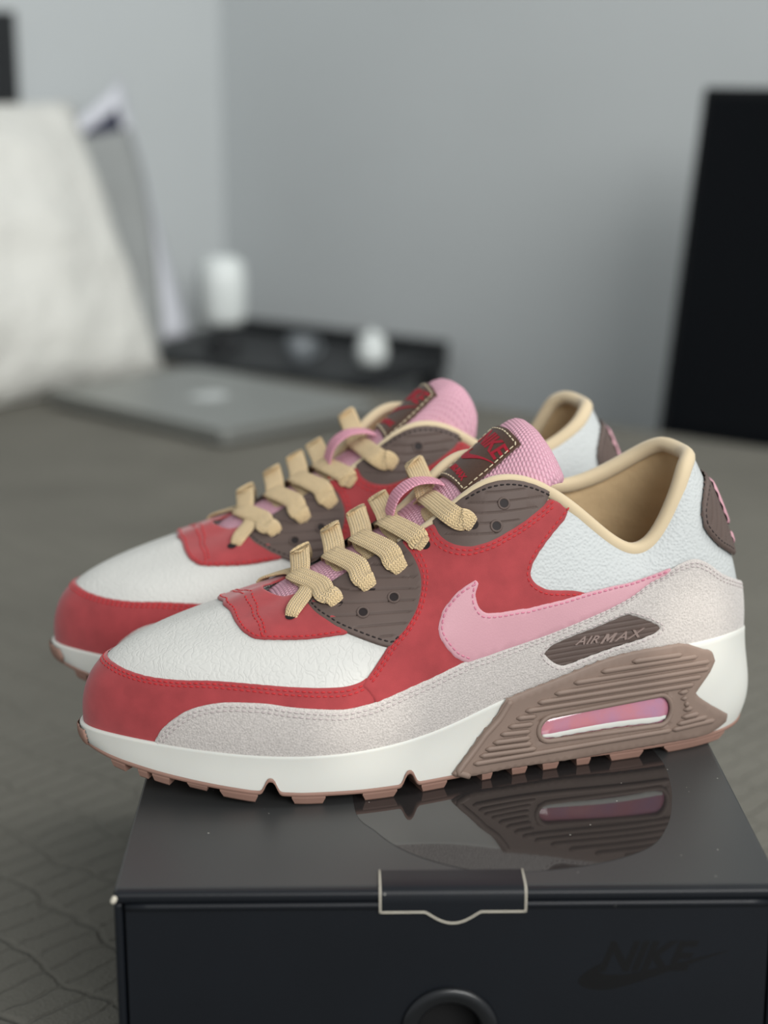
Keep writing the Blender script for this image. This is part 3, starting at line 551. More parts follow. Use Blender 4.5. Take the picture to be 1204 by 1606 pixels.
def panel_geo(k, loop, base, t, rad=1.1, holes=(), grid=3.4, grooves=None, step=1.4, dome=False, corner=50):
    sc = DSC[k]; lo = smooth_loop(np.array(loop)*sc, step, corner); hl = [smooth_loop(np.array(h)*sc, step, corner) for h in holes]
    loops = [lo]+hl; bnd = np.vstack([resample(np.vstack([l, l[:1]]), .5) for l in loops])
    pts = [l for l in loops]; edges = []; o = 0
    for l in loops:
        n = len(l); edges += [(o+i, o+(i+1) % n) for i in range(n)]; o += n
    nb = o; extra = []
    for li, l in enumerate(loops):
        T = np.roll(l, -1, 0)-np.roll(l, 1, 0); N_ = np.stack([-T[:, 1], T[:, 0]], 1); N_ /= np.linalg.norm(N_, axis=1)[:, None]+1e-9
        ar = (l[:, 0]*np.roll(l[:, 1], -1)-np.roll(l[:, 0], -1)*l[:, 1]).sum()
        sg = (1 if ar > 0 else -1)*(1 if li == 0 else -1)
        for d in ([.12, .4, 1.0] if not dome else [.06, .2, .45, .75, 1.]):
            q = l+N_*sg*d*rad; keep = mind(q, bnd) > d*rad*.82; extra.append(q[keep])
    mn, mx = lo.min(0), lo.max(0)
    gx, gy = np.meshgrid(np.arange(mn[0]+grid/2, mx[0], grid), np.arange(mn[1]+grid/2, mx[1], grid)); g = np.stack([gx.ravel(), gy.ravel()], 1)
    g[:, 1] += (np.round((g[:, 0]-mn[0])/grid) % 2)*grid*.4
    g = g[inside(g, lo)]
    if len(g):
        g = g[mind(g, bnd) > rad+grid*.35]; extra.append(g)
    if grooves:
        fn, sp, hw, depth, mg = grooves; rows = []
        xs = np.arange(mn[0]+.5, mx[0], 1.5); ys = np.linspace(mn[1], mx[1], 160)
        X, Y = np.meshgrid(xs, ys, indexing='ij'); Q = np.stack([X.ravel(), Y.ravel()], 1)
        G = fn(at(k, Q)).reshape(X.shape)
        for c in np.arange(math.floor(G.min()/sp)*sp, G.max(), sp):
            for dd in (-hw-.45, -hw, 0, hw, hw+.45):
                H = G-(c+dd); ii, jj = np.nonzero(H[:, :-1]*H[:, 1:] < 0)
                tt = H[ii, jj]/(H[ii, jj]-H[ii, jj+1])
                rows.append(np.stack([xs[ii], ys[jj]+(ys[jj+1]-ys[jj])*tt], 1))
        rows = np.vstack(rows); rows = rows[inside(rows, lo)]; rows = rows[mind(rows, bnd) > rad*1.05]
        for h in hl: rows = rows[~inside(rows, h)]
        extra = [e for e in extra[:-1]]+[rows] if len(g) else extra+[rows]
    E = np.vstack(extra) if extra else np.zeros((0, 2))
    E = E[inside(E, lo)]
    for h in hl: E = E[~inside(E, h)]
    allp = np.vstack(pts+[E])
    r = delaunay_2d_cdt([Vector(p) for p in allp], edges, [], 0, 1e-4)
    D = np.array([tuple(v) for v in r[0]]); F = np.array([f for f in r[2] if len(f) == 3])
    cen = D[F].mean(1); ok = inside(cen, lo)
    for h in hl: ok &= ~inside(cen, h)
    F = F[ok]
    P0 = at(k, D); d = mind(P0, at(k, bnd)); d[mind(D, bnd) < 1e-3] = 0
    q = np.clip(d/rad, 0, 1); h = base+t*np.sqrt(np.clip(1-(1-q)**2, 0, 1)); h[d < .01] = base-.35
    if grooves:
        gq = fn(P0); gd = np.abs((gq+sp/2) % sp-sp/2); h -= depth*np.clip(1-gd/hw, 0, 1)*(d > mg)
    ss = D/sc; f = SURF[k]; n = nrm(f, ss[:, 0], ss[:, 1]); V = P0+n*h[:, None]
    fn_ = np.cross(V[F[:, 1]]-V[F[:, 0]], V[F[:, 2]]-V[F[:, 0]]); fl = (fn_*n[F[:, 0]]).sum(1) < 0
    F[fl] = F[fl][:, ::-1]
    return V, F, D
def panel(name, k, loop, base, t, m, key=None, parent=None, uv=None, label=None, **kw):
    V, F, D = panel_geo(k, loop, base, t, **kw)
    put(name, V, F, m, key, parent, uv=(D/1000. if uv else None), label=label)
med = lambda L: [(-s, v) for s, v in L][::-1]
med2 = lambda L: [(2-s, v) for s, v in L][::-1]
def offs(k, L, d, ref):
    """shift an open (s,v) line by d mm toward the side where ref lies"""
    D = resample(crom(np.array(L)*DSC[k], 6), 1.0); T = np.gradient(D, axis=0); N_ = np.stack([-T[:, 1], T[:, 0]], 1); N_ /= np.linalg.norm(N_, axis=1)[:, None]+1e-9
    r = np.array(ref)*DSC[k]; m_ = len(D)//2
    if (r-D[m_])@N_[m_] < 0: N_ = -N_
    q = D+N_*d; keep = mind(q, D) > d*.85
    return q[keep]
CAPT = [(-.5, .35), (-.32, 1), (.32, 1), (.5, .35)]
def stitch(acc, k, D, h, pitch=2.7, ln=1.9, w=.42):
    """row of thread stitches along a domain polyline at height h"""
    P = at(k, resample(D, 1.0), h); Q = resample(P, pitch/2); seg = Q[1::2]; T = np.gradient(Q, axis=0)[1::2]
    DD = resample(resample(D, 1.0), 1.0)
    dn = resample(np.hstack([P, nrm(SURF[k], resample(D, 1.0)[:, 0]/DSC[k][0], resample(D, 1.0)[:, 1]/DSC[k][1])]), pitch/2)[1::2, 3:6] if len(P) > 2 else None
    for c, t, n in zip(seg, T, dn):
        t = t/(np.linalg.norm(t)+1e-9); n = n-t*(n@t); n /= np.linalg.norm(n)+1e-9; b = np.cross(t, n); V = []
        for u, r in CAPT:
            for a, bb in ((1, 0), (0, 1), (-1, 0), (0, -1)):
                V.append(c+t*u*ln+b*a*w*r+n*bb*w*.8*r)
        F = [(i*4+j, i*4+(j+1) % 4, i*4+4+(j+1) % 4, i*4+4+j) for i in range(3) for j in range(4)]+[(3, 2, 1, 0), (12, 13, 14, 15)]
        acc.add(V, F)
def stitches(key, m, rows, parent, both=True):
    for sgn in ((1, -1) if both else (1,)):
        a = Acc()
        for k, D, h in rows:
            D2 = D.copy()
            if sgn < 0: D2[:, 0] *= -1
            stitch(a, k, D2, h)
        put('stitching', a.V, a.F, m, None, parent if sgn > 0 else parent+('_m' if parent+'_m' in KEYS else ''), kind='stuff')
KEYS = set()
# ---------------------------------------------------------------- shell, lining, insole
def grid_faces(ns, nv, wrap, flip=False):
    F = [(i*nv+j, ((i+1) % ns)*nv+j, ((i+1) % ns)*nv+j+1, i*nv+j+1) for i in range(ns if wrap else ns-1) for j in range(nv-1)]
    return [f[::-1] for f in F] if flip else F
def orient(V, F, f, s, v):
    V = np.asarray(V); n = nrm(f, [s], [v])[0]; c = np.array([V[list(q)].mean(0) for q in F[:400]]); p = f([s], [v])[0]
    i = np.argmin(((c-p)**2).sum(1)); return F
ns, nv = 260, 34
ss, vv = np.meshgrid(np.linspace(0, 2, ns, endpoint=False), np.linspace(-.02, 1, nv), indexing='ij')
sf_ = np.abs((ss.ravel()+1) % 2-1); V = S(ss.ravel(), vv.ravel()*np.where(sf_ > .40, .965, 1.0))-nrm(S, ss.ravel(), np.minimum(vv.ravel(), .96))*(1.2*np.clip((vv.ravel()-.86)/.1, 0, 1)*np.clip((sf_-.38)/.04, 0, 1))[:, None]
put('upper', V, grid_faces(ns, nv, True, True), 'white_leather', 'upper', label='white tumbled leather body')
ns, nv = 150, 26
ss, vv = np.meshgrid(np.linspace(-.62, .62, ns), np.linspace(.0, 1.0, nv), indexing='ij')
V = S(ss.ravel(), vv.ravel())-nrm(S, ss.ravel(), vv.ravel())*(1.0+2.2*np.clip((1.02-vv.ravel())*5, 0, 1))[:, None]
put('lining', V, grid_faces(ns, nv, False, False), 'lining', 'lining', label='beige textile lining')
B = S(np.linspace(0, 2, 90, endpoint=False), np.full(90, .03)); c = np.stack([B[:, 0], B[:, 1]*0, B[:, 2]], 1)
V = np.vstack([B*np.array([1, .93, 1])+np.array([0, 0, 1.]), c+np.array([0, 0, 0])])
put('insole', V, [(i, (i+1) % 90, 90+(i+1) % 90, 90+i) for i in range(90)], 'lining', 'insole')
s_ = np.linspace(.615, -.615, 260); rr = np.interp(np.abs(s_), [0, .25, .36, .43, .62], [3.3, 3.5, 3.2, 2.6, 2.3])
P = S(s_, np.ones_like(s_)); n_ = nrm(S, s_, np.ones_like(s_)); up = S(s_, np.ones_like(s_))-S(s_, np.full_like(s_, .96)); up /= np.linalg.norm(up, axis=1)[:, None]
P = P-n_*(rr*.72)[:, None]+up*(rr*.15)[:, None]
V, F, _ = tube(P, rr, 12); put('collar_binding', V, F, 'collar', 'collar_binding')
# ---------------------------------------------------------------- panels traced on the upper
BK = json.loads(BAKED)
lat_sym = lambda L: [tuple(p) for p in L]
vamp = [tuple(p) for p in BK['vamp_edge']]
vamp_full = [(s, v) for s, v in vamp[::-1] if s < .96]+[(.975, .361)]; vamp_full = vamp_full+[(1.0, .369)]+med2([p for p in vamp_full])
vz = [(s, min(v, .9)) for s, v in vamp_full]
# creased white vamp leather under the mudguard opening
tp = [tuple(p) for p in BK['throat_piece']]
panel('vamp', 'U', [(s, v-.04) for s, v in vamp_full]+[(1.40, .5), (1.42, .80), (1.3, .9), (1.15, .95), (1, .95), (.85, .95), (.7, .9), (.58, .80), (.60, .5)], .0, .5, 'creased_leather', 'vamp', rad=.8, grid=3, label='creased white leather')
mud = vamp_full+[(1.3845, .2057)]+[(2-s, -.03) for s in np.linspace(.62, .9, 12)]+[(s, -.03) for s in np.linspace(1.08, .92, 8)]+[(s, -.03) for s in np.linspace(.9, .62, 12)]+[(.6155, .2057)]
panel('mudguard', 'U', mud, .3, 1.0, 'red_nubuck', 'mudguard', label='red nubuck toe panel')
KEYS.add('mudguard')
vr = [p for p in vamp_full]
rows = [('U', offs('U', vr, d, (1.0, .1)), 1.25) for d in (2.0, 3.9)]
stitches('mud', 'red_thread', rows, 'mudguard', both=False)
sf, sm, sr = ([tuple(p) for p in BK[q]] for q in ('saddle_front', 'saddle_mid', 'saddle_rear'))
saddle = [(.6155, .10), (.6155, .2057), (.6338, .2895)]+sf[1:-1]+[(.611, .985)]+[(.59, .985)]+sm[:-1]+[(.424, .96)]+[(.412, .972), (.395, .965)]+sr[3:-1]+[(.3363, .566), (.335, .5), (.36, .30), (.42, .2), (.5, .16), (.56, .13)]
for L_, key in ((saddle, 'saddle'), (med(saddle), 'saddle_m')):
    panel('saddle', 'U', L_, .75, 1.15, 'red_nubuck', key, label='red nubuck side panel'); KEYS.add(key)
rows = [('U', offs('U', sf, d, (.54, .6)), 1.85) for d in (2.0, 3.8)]+[('U', offs('U', sm, d, (.5, .6)), 1.85) for d in (2.0, 3.8)]+[('U', offs('U', sr[2:], 2.2, (.46, .6)), 1.85)]
stitches('sad', 'red_thread', rows, 'saddle')
st = [tuple(p) for p in BK['suede_top']]
st[0] = (.8853, -.02)
suede = st+[(.035, .262), (0, .255)]+med(st+[(.035, .262)])+[(s, -.035) for s in np.linspace(-.88, .88, 90)]
bd = [tuple(p) for p in BK['badge']]
panel('suede_strip', 'U', suede, 1.1, 1.3, 'suede', 'suede', holes=[bd, med(bd)], label='pale grey suede strip along the sole'); KEYS.add('suede')
rows = [('U', offs('U', st+[(.035, .262), (0.002, .255)], d, (.4, .1)), 2.38) for d in (2.1, 4.0)]
bo = bd+[bd[0]]
rows += [('U', offs('U', bo, 2.0, (.45, .3)), 2.38)]
b0 = np.array(bd)*DSC['U']; bc = b0.mean(0); bq = smooth_loop(b0, 1.4); T_ = np.roll(bq, -1, 0)-np.roll(bq, 1, 0); N_ = np.stack([-T_[:, 1], T_[:, 0]], 1); N_ /= np.linalg.norm(N_, axis=1)[:, None]
if ((bq-bc)*N_).sum() < 0: N_ = -N_
rows[-1] = ('U', np.vstack([bq+N_*2.0, (bq+N_*2.0)[:1]]), 2.38)
stitches('su', 'grey_thread', rows, 'suede')
sw = [tuple(p) for p in BK['swoosh']]
for L_, key in ((sw, 'swoosh'), (med(sw), 'swoosh_m')):
    panel('swoosh', 'U', L_, 1.45, .95, 'pink_leather', key, rad=.9, label='pink leather swoosh'); KEYS.add(key)
rows = [('U', offs('U', sw[:10], 1.8, (.45, .4)), 2.35), ('U', offs('U', sw[20:], 1.8, (.45, .3)), 2.35)]
stitches('sw', 'pink_thread', rows, 'swoosh')
for L_, key in ((bd, 'badge'), (med(bd), 'badge_m')):
    big = np.array(L_); c = big.mean(0); big = c+(big-c)*1.06
    panel('side_badge', 'U', [tuple(p) for p in big], .4, 1.1, 'brown_rubber', key, rad=.6, grid=2.5, grooves=(lambda P: P[:, 2]+.06*P[:, 0], 2.3, .38, .45, .8), label='brown rubber side badge'); KEYS.add(key)
lo, upn, th, ht = ([tuple(p) for p in BK[q]] for q in ('eyestay_low', 'eyestay_up', 'throat_piece', 'heel_tab'))
cap = lambda L, m_=1.0: [(s, min(v, m_)) for s, v in L]
thl = cap(th[2:], .99); thf = [(1.0, .858), (.9587, .851), (.9121, .813)]
throat = thl+[(.78, .985), (.86, .985), (.93, .985), (1.0, .985)]+med2(thl+[(.78, .985), (.86, .985), (.93, .985)])+med2(thf[1:])[:0]+[(2-s, v) for s, v in thf[:0:-1]]+thf
panel('throat_piece', 'U', throat, .55, 1.1, 'red_nubuck', 'throat', grid=2.4, rad=1.0, label='red nubuck lace tip'); KEYS.add('throat')
rows = [('U', offs('U', thf+th[2:8], 1.6, (.75, .75)), 1.7)]
ts_ = [tuple(p) for p in BK['tip_seam']]; rows += [('U', offs('U', L_, d, (r_, .7)), 1.7) for d in (.1, 2.2) for L_, r_ in ((ts_, .8), (med2(ts_), 1.2))]; rows += [('U', offs('U', med2(thf+th[2:8]), 1.6, (1.25, .75)), 1.7)]
stitches('th', 'red_thread', rows, 'throat', both=False)
lo2 = [(s, v if v < .93 else 1.0) for s, v in lo]; up2 = [(s, v if v < .94 else 1.0) for s, v in upn]
gl = lambda P: P[:, 2]+.055*P[:, 0]
for L_, key in ((lo2, 'low'), (med(lo2), 'low_m')):
    panel('eyestay', 'U', L_, .55, 1.25, 'brown_rubber', key, rad=1.0, grid=2.6, grooves=(gl, 4.1, .36, 1.0, 3.4), label='ribbed brown rubber lower eyestay'); KEYS.add(key)
for L_, key in ((up2, 'upp'), (med(up2), 'upp_m')):
    panel('eyestay', 'U', L_, .55, 1.1, 'brown_rubber', key, rad=1.0, grid=2.6, grooves=(gl, 4.1, .36, 1.0, 3.0), label='ribbed brown rubber upper eyestay'); KEYS.add(key)
stitches('low', 'dark_thread', [('U', offs('U', lo2[:8], 2.3, (.64, .7)), 1.75)], 'low')
stitches('upp', 'dark_thread', [('U', offs('U', up2[:6], 2.0, (.49, .8)), 1.62)], 'upp')
htl = [(0, .875), (.02, .875)]+ht[1:]+[(.03, .405), (0, .40)]
htab = htl[:-1]+[(0, .40)]+med(htl[1:-1])
panel('heel_tab', 'U', htab, .5, 1.9, 'brown_rubber', 'heel', rad=1.5, grid=2.6, grooves=(lambda P: P[:, 2]+1.5*np.abs(P[:, 1]), 5.0, .5, .7, 3.6), label='ribbed brown rubber heel tab')
stitches('ht', 'dark_thread', [('U', offs('U', ht[1:], 2.9, (0, .6)), 2.3)], 'heel', both=True)
hs = [(.026, .80), (.034, .74), (.038, .66), (.034, .585), (.018, .56), (0, .57)]
panel('heel_mark', 'U', hs+med(hs[:-1])+[(-.012, .82), (.012, .82)], 2.3, 1.6, 'pink_leather', None, 'heel', rad=1.2, grid=2.5, label='raised pink heel mark')
hs2 = [(.03, .53), (.036, .48), (.02, .455), (0, .455)]
panel('heel_mark', 'U', hs2+med(hs2[:-1]), 2.2, 1.2, 'pink_leather', None, 'heel', rad=1.0, grid=2.5, label='raised pink heel mark')
# ---------------------------------------------------------------- eyelets
def eyelet(s, v, h, parent, r=1.9):
    p = S([s], [v])[0]; n = nrm(S, [s], [v])[0]; t = np.cross(n, [0, 0, 1.]); t /= np.linalg.norm(t); b = np.cross(n, t)
    a = Acc(); q = p+n*h
    ring = np.array([q+(t*math.cos(x)+b*math.sin(x))*r*1.25 for x in np.linspace(0, 2*PI, 14, endpoint=False)])
    V, F, _ = tube(ring, .55, 6, up=n, closed=True); a.add(V, F); put('eyelet', a.V, a.F, 'brown_rubber', None, parent)
    V = [q+n*.12]+[q+n*.12+(t*math.cos(x)+b*math.sin(x))*r for x in np.linspace(0, 2*PI, 14, endpoint=False)]
    F = [(0, 1+i, 1+(i+1) % 14) for i in range(14)]
    if np.cross(V[1]-V[0], V[2]-V[0])@n < 0: F = [f[::-1] for f in F]
    put('eyelet_hole', V, F, 'hole_dark', None, parent)
H_ = [tuple(p) for p in BK['lace_holes']]
for sg in (1, -1):
    x = '' if sg > 0 else '_m'
    for s, v in BK['low_dots']: eyelet(sg*s, v, 1.75, 'low'+x)
    for s, v in BK['up_dots']: eyelet(sg*s, v, 1.62, 'upp'+x)
    for i, (s, v) in enumerate(H_):
        par = 'throat' if i == 0 else ('saddle'+x if i == 4 else ('upp'+x if i == 5 else 'low'+x))
        p = S([sg*s], [v])[0]; n = nrm(S, [sg*s], [v])[0]; t = np.cross(n, [0, 0, 1.]); t /= np.linalg.norm(t); b = np.cross(n, t); q = p+n*(1.75 if i not in (0, 4) else 2.0)
        V = [q]+[q+t*math.cos(a)*2.4+b*math.sin(a)*2.2 for a in np.linspace(0, 2*PI, 14, endpoint=False)]
        F = [(0, 1+j, 1+(j+1) % 14) for j in range(14)]
        if np.cross(V[1]-V[0], V[2]-V[0])@n < 0: F = [f[::-1] for f in F]
        put('eyelet_hole', V, F, 'hole_dark', None, par)
# ---------------------------------------------------------------- tongue, label, loop
na, nb_ = 46, 25
aa = np.linspace(0, 1, na); wv = np.interp(aa, [0, .3, .5, .7, .86, .95, 1], [12, 16, 21, 27.5, 28.5, 26, 21])
V = []; uv = []
for a, w in zip(aa, wv):
    b = np.linspace(-w*1.06, w, nb_); top = K(np.full(nb_, a), b); n = nrm(K, np.full(nb_, min(a, .9)), b)
    th_ = np.interp(a, [0, .5, .8, .95, 1], [3, 5, 8, 3, .6])*np.sqrt(np.clip(1-(b/w)**4, .02, 1))
    V += list(top); V += list((top-n*th_[:, None])[::-1]); uv += [(a*.165, x/1000) for x in b]+[(a*.165, x/1000) for x in b[::-1]]
m2 = nb_*2
F = [(i*m2+j, i*m2+(j+1) % m2, (i+1)*m2+(j+1) % m2, (i+1)*m2+j) for i in range(na-1) for j in range(m2)]
F += [tuple(range(m2))[::-1], tuple((na-1)*m2+j for j in range(m2))]
put('tongue', V, F, 'pink_mesh', 'tongue', uv=uv, label='pink mesh tongue')
LB = [(.845, -17), (.861, -2), (.866, 12.8), (.76, 12.4), (.657, 11.9), (.645, -3), (.632, -18), (.74, -17.5)]
panel('tongue_label', 'K', LB, .3, 1.0, 'brown_satin', 'label', None, rad=.7, grid=2.5, label='brown woven tongue label with red lettering')
lb = np.array(LB)*DSC['K']; c = lb.mean(0); ins = c+(lb-c)*np.array([.90, .90])
a = Acc(); stitch(a, 'K', np.vstack([ins, ins[:1]]), 1.42, 3.0, 2.3, .36); put('stitching', a.V, a.F, 'cream_thread', None, 'label', kind='stuff')
lp = [K([.452], [-4])[0]+(1, 0, .5), K([.465], [-4])[0]+(2.5, 0, 4), K([.50], [-4])[0]+(4.2, 0, 8.2), K([.55], [-4])[0]+(3.8, 0, 8.6), K([.595], [-4])[0]+(1.8, 0, 5), K([.622], [-4])[0]+(.6, 0, 1.2)]
lp = crom(lp, 6); V, F, uv = tube(lp, 6.6, 14, up=(.46, 0, .89), ry=.75); put('lace_loop', V, F, 'pink_webbing', 'loop', 'tongue', uv=np.array(uv)/1000, label='pink webbing lace loop')
# ---------------------------------------------------------------- laces
UPC = np.array([.46, 0, .89])
def lace(pts, ups, w=4.9, t=.85):
    P = crom(pts, 7); U = crom(ups, 7); w = w*np.interp(np.arange(len(P)), [0, 7, 16, len(P)], [.62, .72, 1, 1]); V, F, uv = tube(P, w, 14, up=U, ry=t)
    put('lace', V, F, 'lace', None, 'laces', uv=np.array(uv)/1000)
def hole(i, sg): s, v = H_[i]; return S([sg*s], [v])[0], nrm(S, [sg*s], [v])[0], sg*s
def edge(s, sg):
    return S([sg*s], [.985])[0], nrm(S, [sg*s], [.9])[0]
put('laces', [(0, 0, 0), (0, 0, 0), (0, 0, 0)], [], 'lace', 'laces')
for sg in (1, -1):
    for i in range(1, 6):
        h, n, s = hole(i, sg); s0, s1 = H_[i][0], H_[i-1][0]
        e, en = edge(s0+(s1-s0)*(.5 if i < 5 else .3), sg); ea, _ = edge(s1, sg); e2, en2 = edge(s1, -sg); tow = e2-ea; cen = .5*(ea+e2)
        if i == 5: cen = cen+(h-hole(4, sg)[0])*.45; ea = ea+(h-hole(4, sg)[0])*.3; e2 = e2+(h-hole(4, sg)[0])*.3
        if sg > 0:      # over-lying strand: low arch from the eyelet to the middle, then under the far edge
            dv = cen-h; dv -= n*(dv@n); dv /= np.linalg.norm(dv)
            sv = [(s0+(s1-s0)*f*(1 if i < 5 else .9), H_[i][1]+(1.0-H_[i][1])*g) for f, g in ((.32, .34), (.6, .80))]
            q1, q2 = [S([a_], [b_])[0]+nrm(S, [a_], [min(b_, .93)])[0]*3.3 for a_, b_ in sv]; nq = nrm(S, [sv[1][0]], [.93])[0]
            pts = [h-n*3.0-dv*.5, h+n*1.7+dv*.4, h+n*3.3+dv*3.5, q1, q2, cen-tow*.1+UPC*6.2, cen+tow*.16+UPC*4.8, e2-tow*.16+UPC*.8, e2+tow*.02-UPC*4.0]
            ups = [dv*.6+n*.5, n*.9-dv*.5, n, n, .5*(nq+UPC), UPC, UPC, UPC, UPC]
        else:           # under strand: rises steeply from the middle and loops high over the far edge
            dv = e-h; dv -= n*(dv@n); dv /= np.linalg.norm(dv)
            pts = [e2+tow*.02-UPC*3.5, e2-tow*.2+UPC*.8, cen+UPC*2.6, .5*(cen+e)+UPC*6.0, e+UPC*9.2-tow*.12, e+en*5.5+UPC*5, .5*(h+e)+n*5.0, h+n*2.2+dv*1.5, h-n*3.0][::-1]
            ups = [UPC, UPC, UPC-en*.5, UPC-en*.7, UPC, en+UPC*.5, n, n, n*.5+dv*.6][::-1]
        lace(pts, ups)
h, n, s = hole(0, 1); e, en = edge(H_[0][0], 1); hm, nm, _ = hole(0, -1); em, enm = edge(H_[0][0], -1)
dv = e-h; dv /= np.linalg.norm(dv); dm = em-hm; dm /= np.linalg.norm(dm)
lace([h-n*2-dv, h+n*2.0+dv*.8, h+n*3.2+dv*6, e+en*3.0, .5*(e+em)+UPC*4.2, em+enm*3.0, hm+nm*3.2+dm*6, hm+nm*2.0+dm*.8, hm-nm*2-dm], [n*.6+dv*.5, n, n, en, UPC, enm, nm, nm, nm*.6+dm*.5], w=4.3)
# ---------------------------------------------------------------- midsole and outsole
NOT = [.7395, .5705]
def notch(s):
    q = np.abs((np.asarray(s)+1) % 2-1); z = np.zeros_like(q)
    for c in NOT: z = np.maximum(z, 6.0*np.exp(-(np.abs(q-c)*440/3.6)**3))
    return z
ns, nv = 760, 15
sl = np.linspace(0, 2, ns, endpoint=False); vl = np.concatenate([np.linspace(0, .08, 3), np.linspace(.16, 1, 12)])
ss, vv = np.meshgrid(sl, vl, indexing='ij'); V = M(ss.ravel(), vv.ravel())
zmin = (zbot(S(ss.ravel(), 0*vv.ravel())[:, 0])+notch(ss.ravel())); V[:, 2] = np.maximum(V[:, 2], zmin*(vv.ravel() > .3)+(-9)*(vv.ravel() <= .3))
V = V.reshape(ns, nv, 3); B = S(sl, np.zeros(ns)); nB = nrm(M, sl, np.full(ns, .5))*np.array([1, 1, 0])
top1 = B+nB*2.4+np.array([0, 0, 1.7]); top0 = B-nB*3+np.array([0, 0, 1.0])
V = np.concatenate([top0[:, None], top1[:, None], V], 1); nv += 2
put('midsole', V.reshape(-1, 3), grid_faces(ns, nv, True, False), 'midsole_white', 'midsole', label='white foam midsole')
bot = V[:, -1]; cx = np.stack([bot[:, 0], bot[:, 1]*0, zbot(bot[:, 0])], 1)
o1 = bot+nB*.5+np.array([0, 0, 1.1]); o2 = bot+nB*.7+np.array([0, 0, -.4]); o3 = bot-nB*1.0+np.array([0, 0, -1.1]); o4 = np.stack([bot[:, 0]-nB[:, 0]*14, bot[:, 1]*.7, np.minimum(bot[:, 2], zbot(bot[:, 0])+7)-1.1], 1); o5 = cx-np.array([0, 0, 1.1])
W_ = np.stack([bot+nB*.1+np.array([0, 0, 1.15]), o1, o2, o3, o4, o5], 1)
put('outsole', W_.reshape(-1, 3), grid_faces(ns, 6, True, False), 'gum_rubber', 'outsole', label='pinkish brown rubber outsole')
def lug(s0, s1, depth=15, hgt=4.0):
    a = Acc(); n = 6; s = np.linspace(s0, s1, n); p = M(s, np.ones(n)); nn = nrm(M, s, np.full(n, .5))*np.array([1, 1, 0]); nn /= np.linalg.norm(nn, axis=1)[:, None]
    zt = zbot(S(s, 0*s)[:, 0]); p[:, 2] = zt+.4; zb = np.maximum(zt-hgt, 0.0)
    t = (s-s.mean())*.16; q = M(s-t, np.ones(n)); 
    rows = [p+nn*.5, np.stack([p[:, 0]+nn[:, 0]*.5, p[:, 1]+nn[:, 1]*.5, zt-(zt-zb)*.3], 1), np.stack([q[:, 0]-nn[:, 0]*.2, q[:, 1]-nn[:, 1]*.2, zb+.7], 1), np.stack([q[:, 0]-nn[:, 0]*.9, q[:, 1]-nn[:, 1]*.9, zb], 1),
            np.stack([q[:, 0]-nn[:, 0]*depth, q[:, 1]-nn[:, 1]*depth, zb], 1), np.stack([p[:, 0]-nn[:, 0]*(depth+1), p[:, 1]-nn[:, 1]*(depth+1), zt+.4], 1)]
    R_ = np.stack(rows, 1); V = R_.reshape(-1, 3); F = grid_faces(n, 6, False, False)+[tuple(range(6)), tuple((n-1)*6+j for j in range(6))[::-1]]
    put('lug', V, F, 'gum_rubber', None, 'outsole', smooth=False)
LUGS = [(.755, .80), (.675, .715), (.587, .63), (.52, .555), (.863, .886), (.893, .906), (.815, .84), (.925, .945), (.455, .47), (.405, .427), (.36, .383), (.315, .335), (.24, .288), (.11, .209)]
for a_, b_ in LUGS:
    lug(a_, b_, hgt=3.2 if (.81 < a_ < .85) else 4.5); lug(-b_, -a_, hgt=4.5)
# toe bumper
tb = [(.984, .10), (.981, .5), (.985, .98), (1.0, 1.02), (1.03, .98), (1.036, .5), (1.03, .10), (1.005, .04)]
panel('toe_bumper', 'M', tb, .2, 1.2, 'gum_rubber', 'bumper', rad=1.0, label='brown rubber toe bumper')
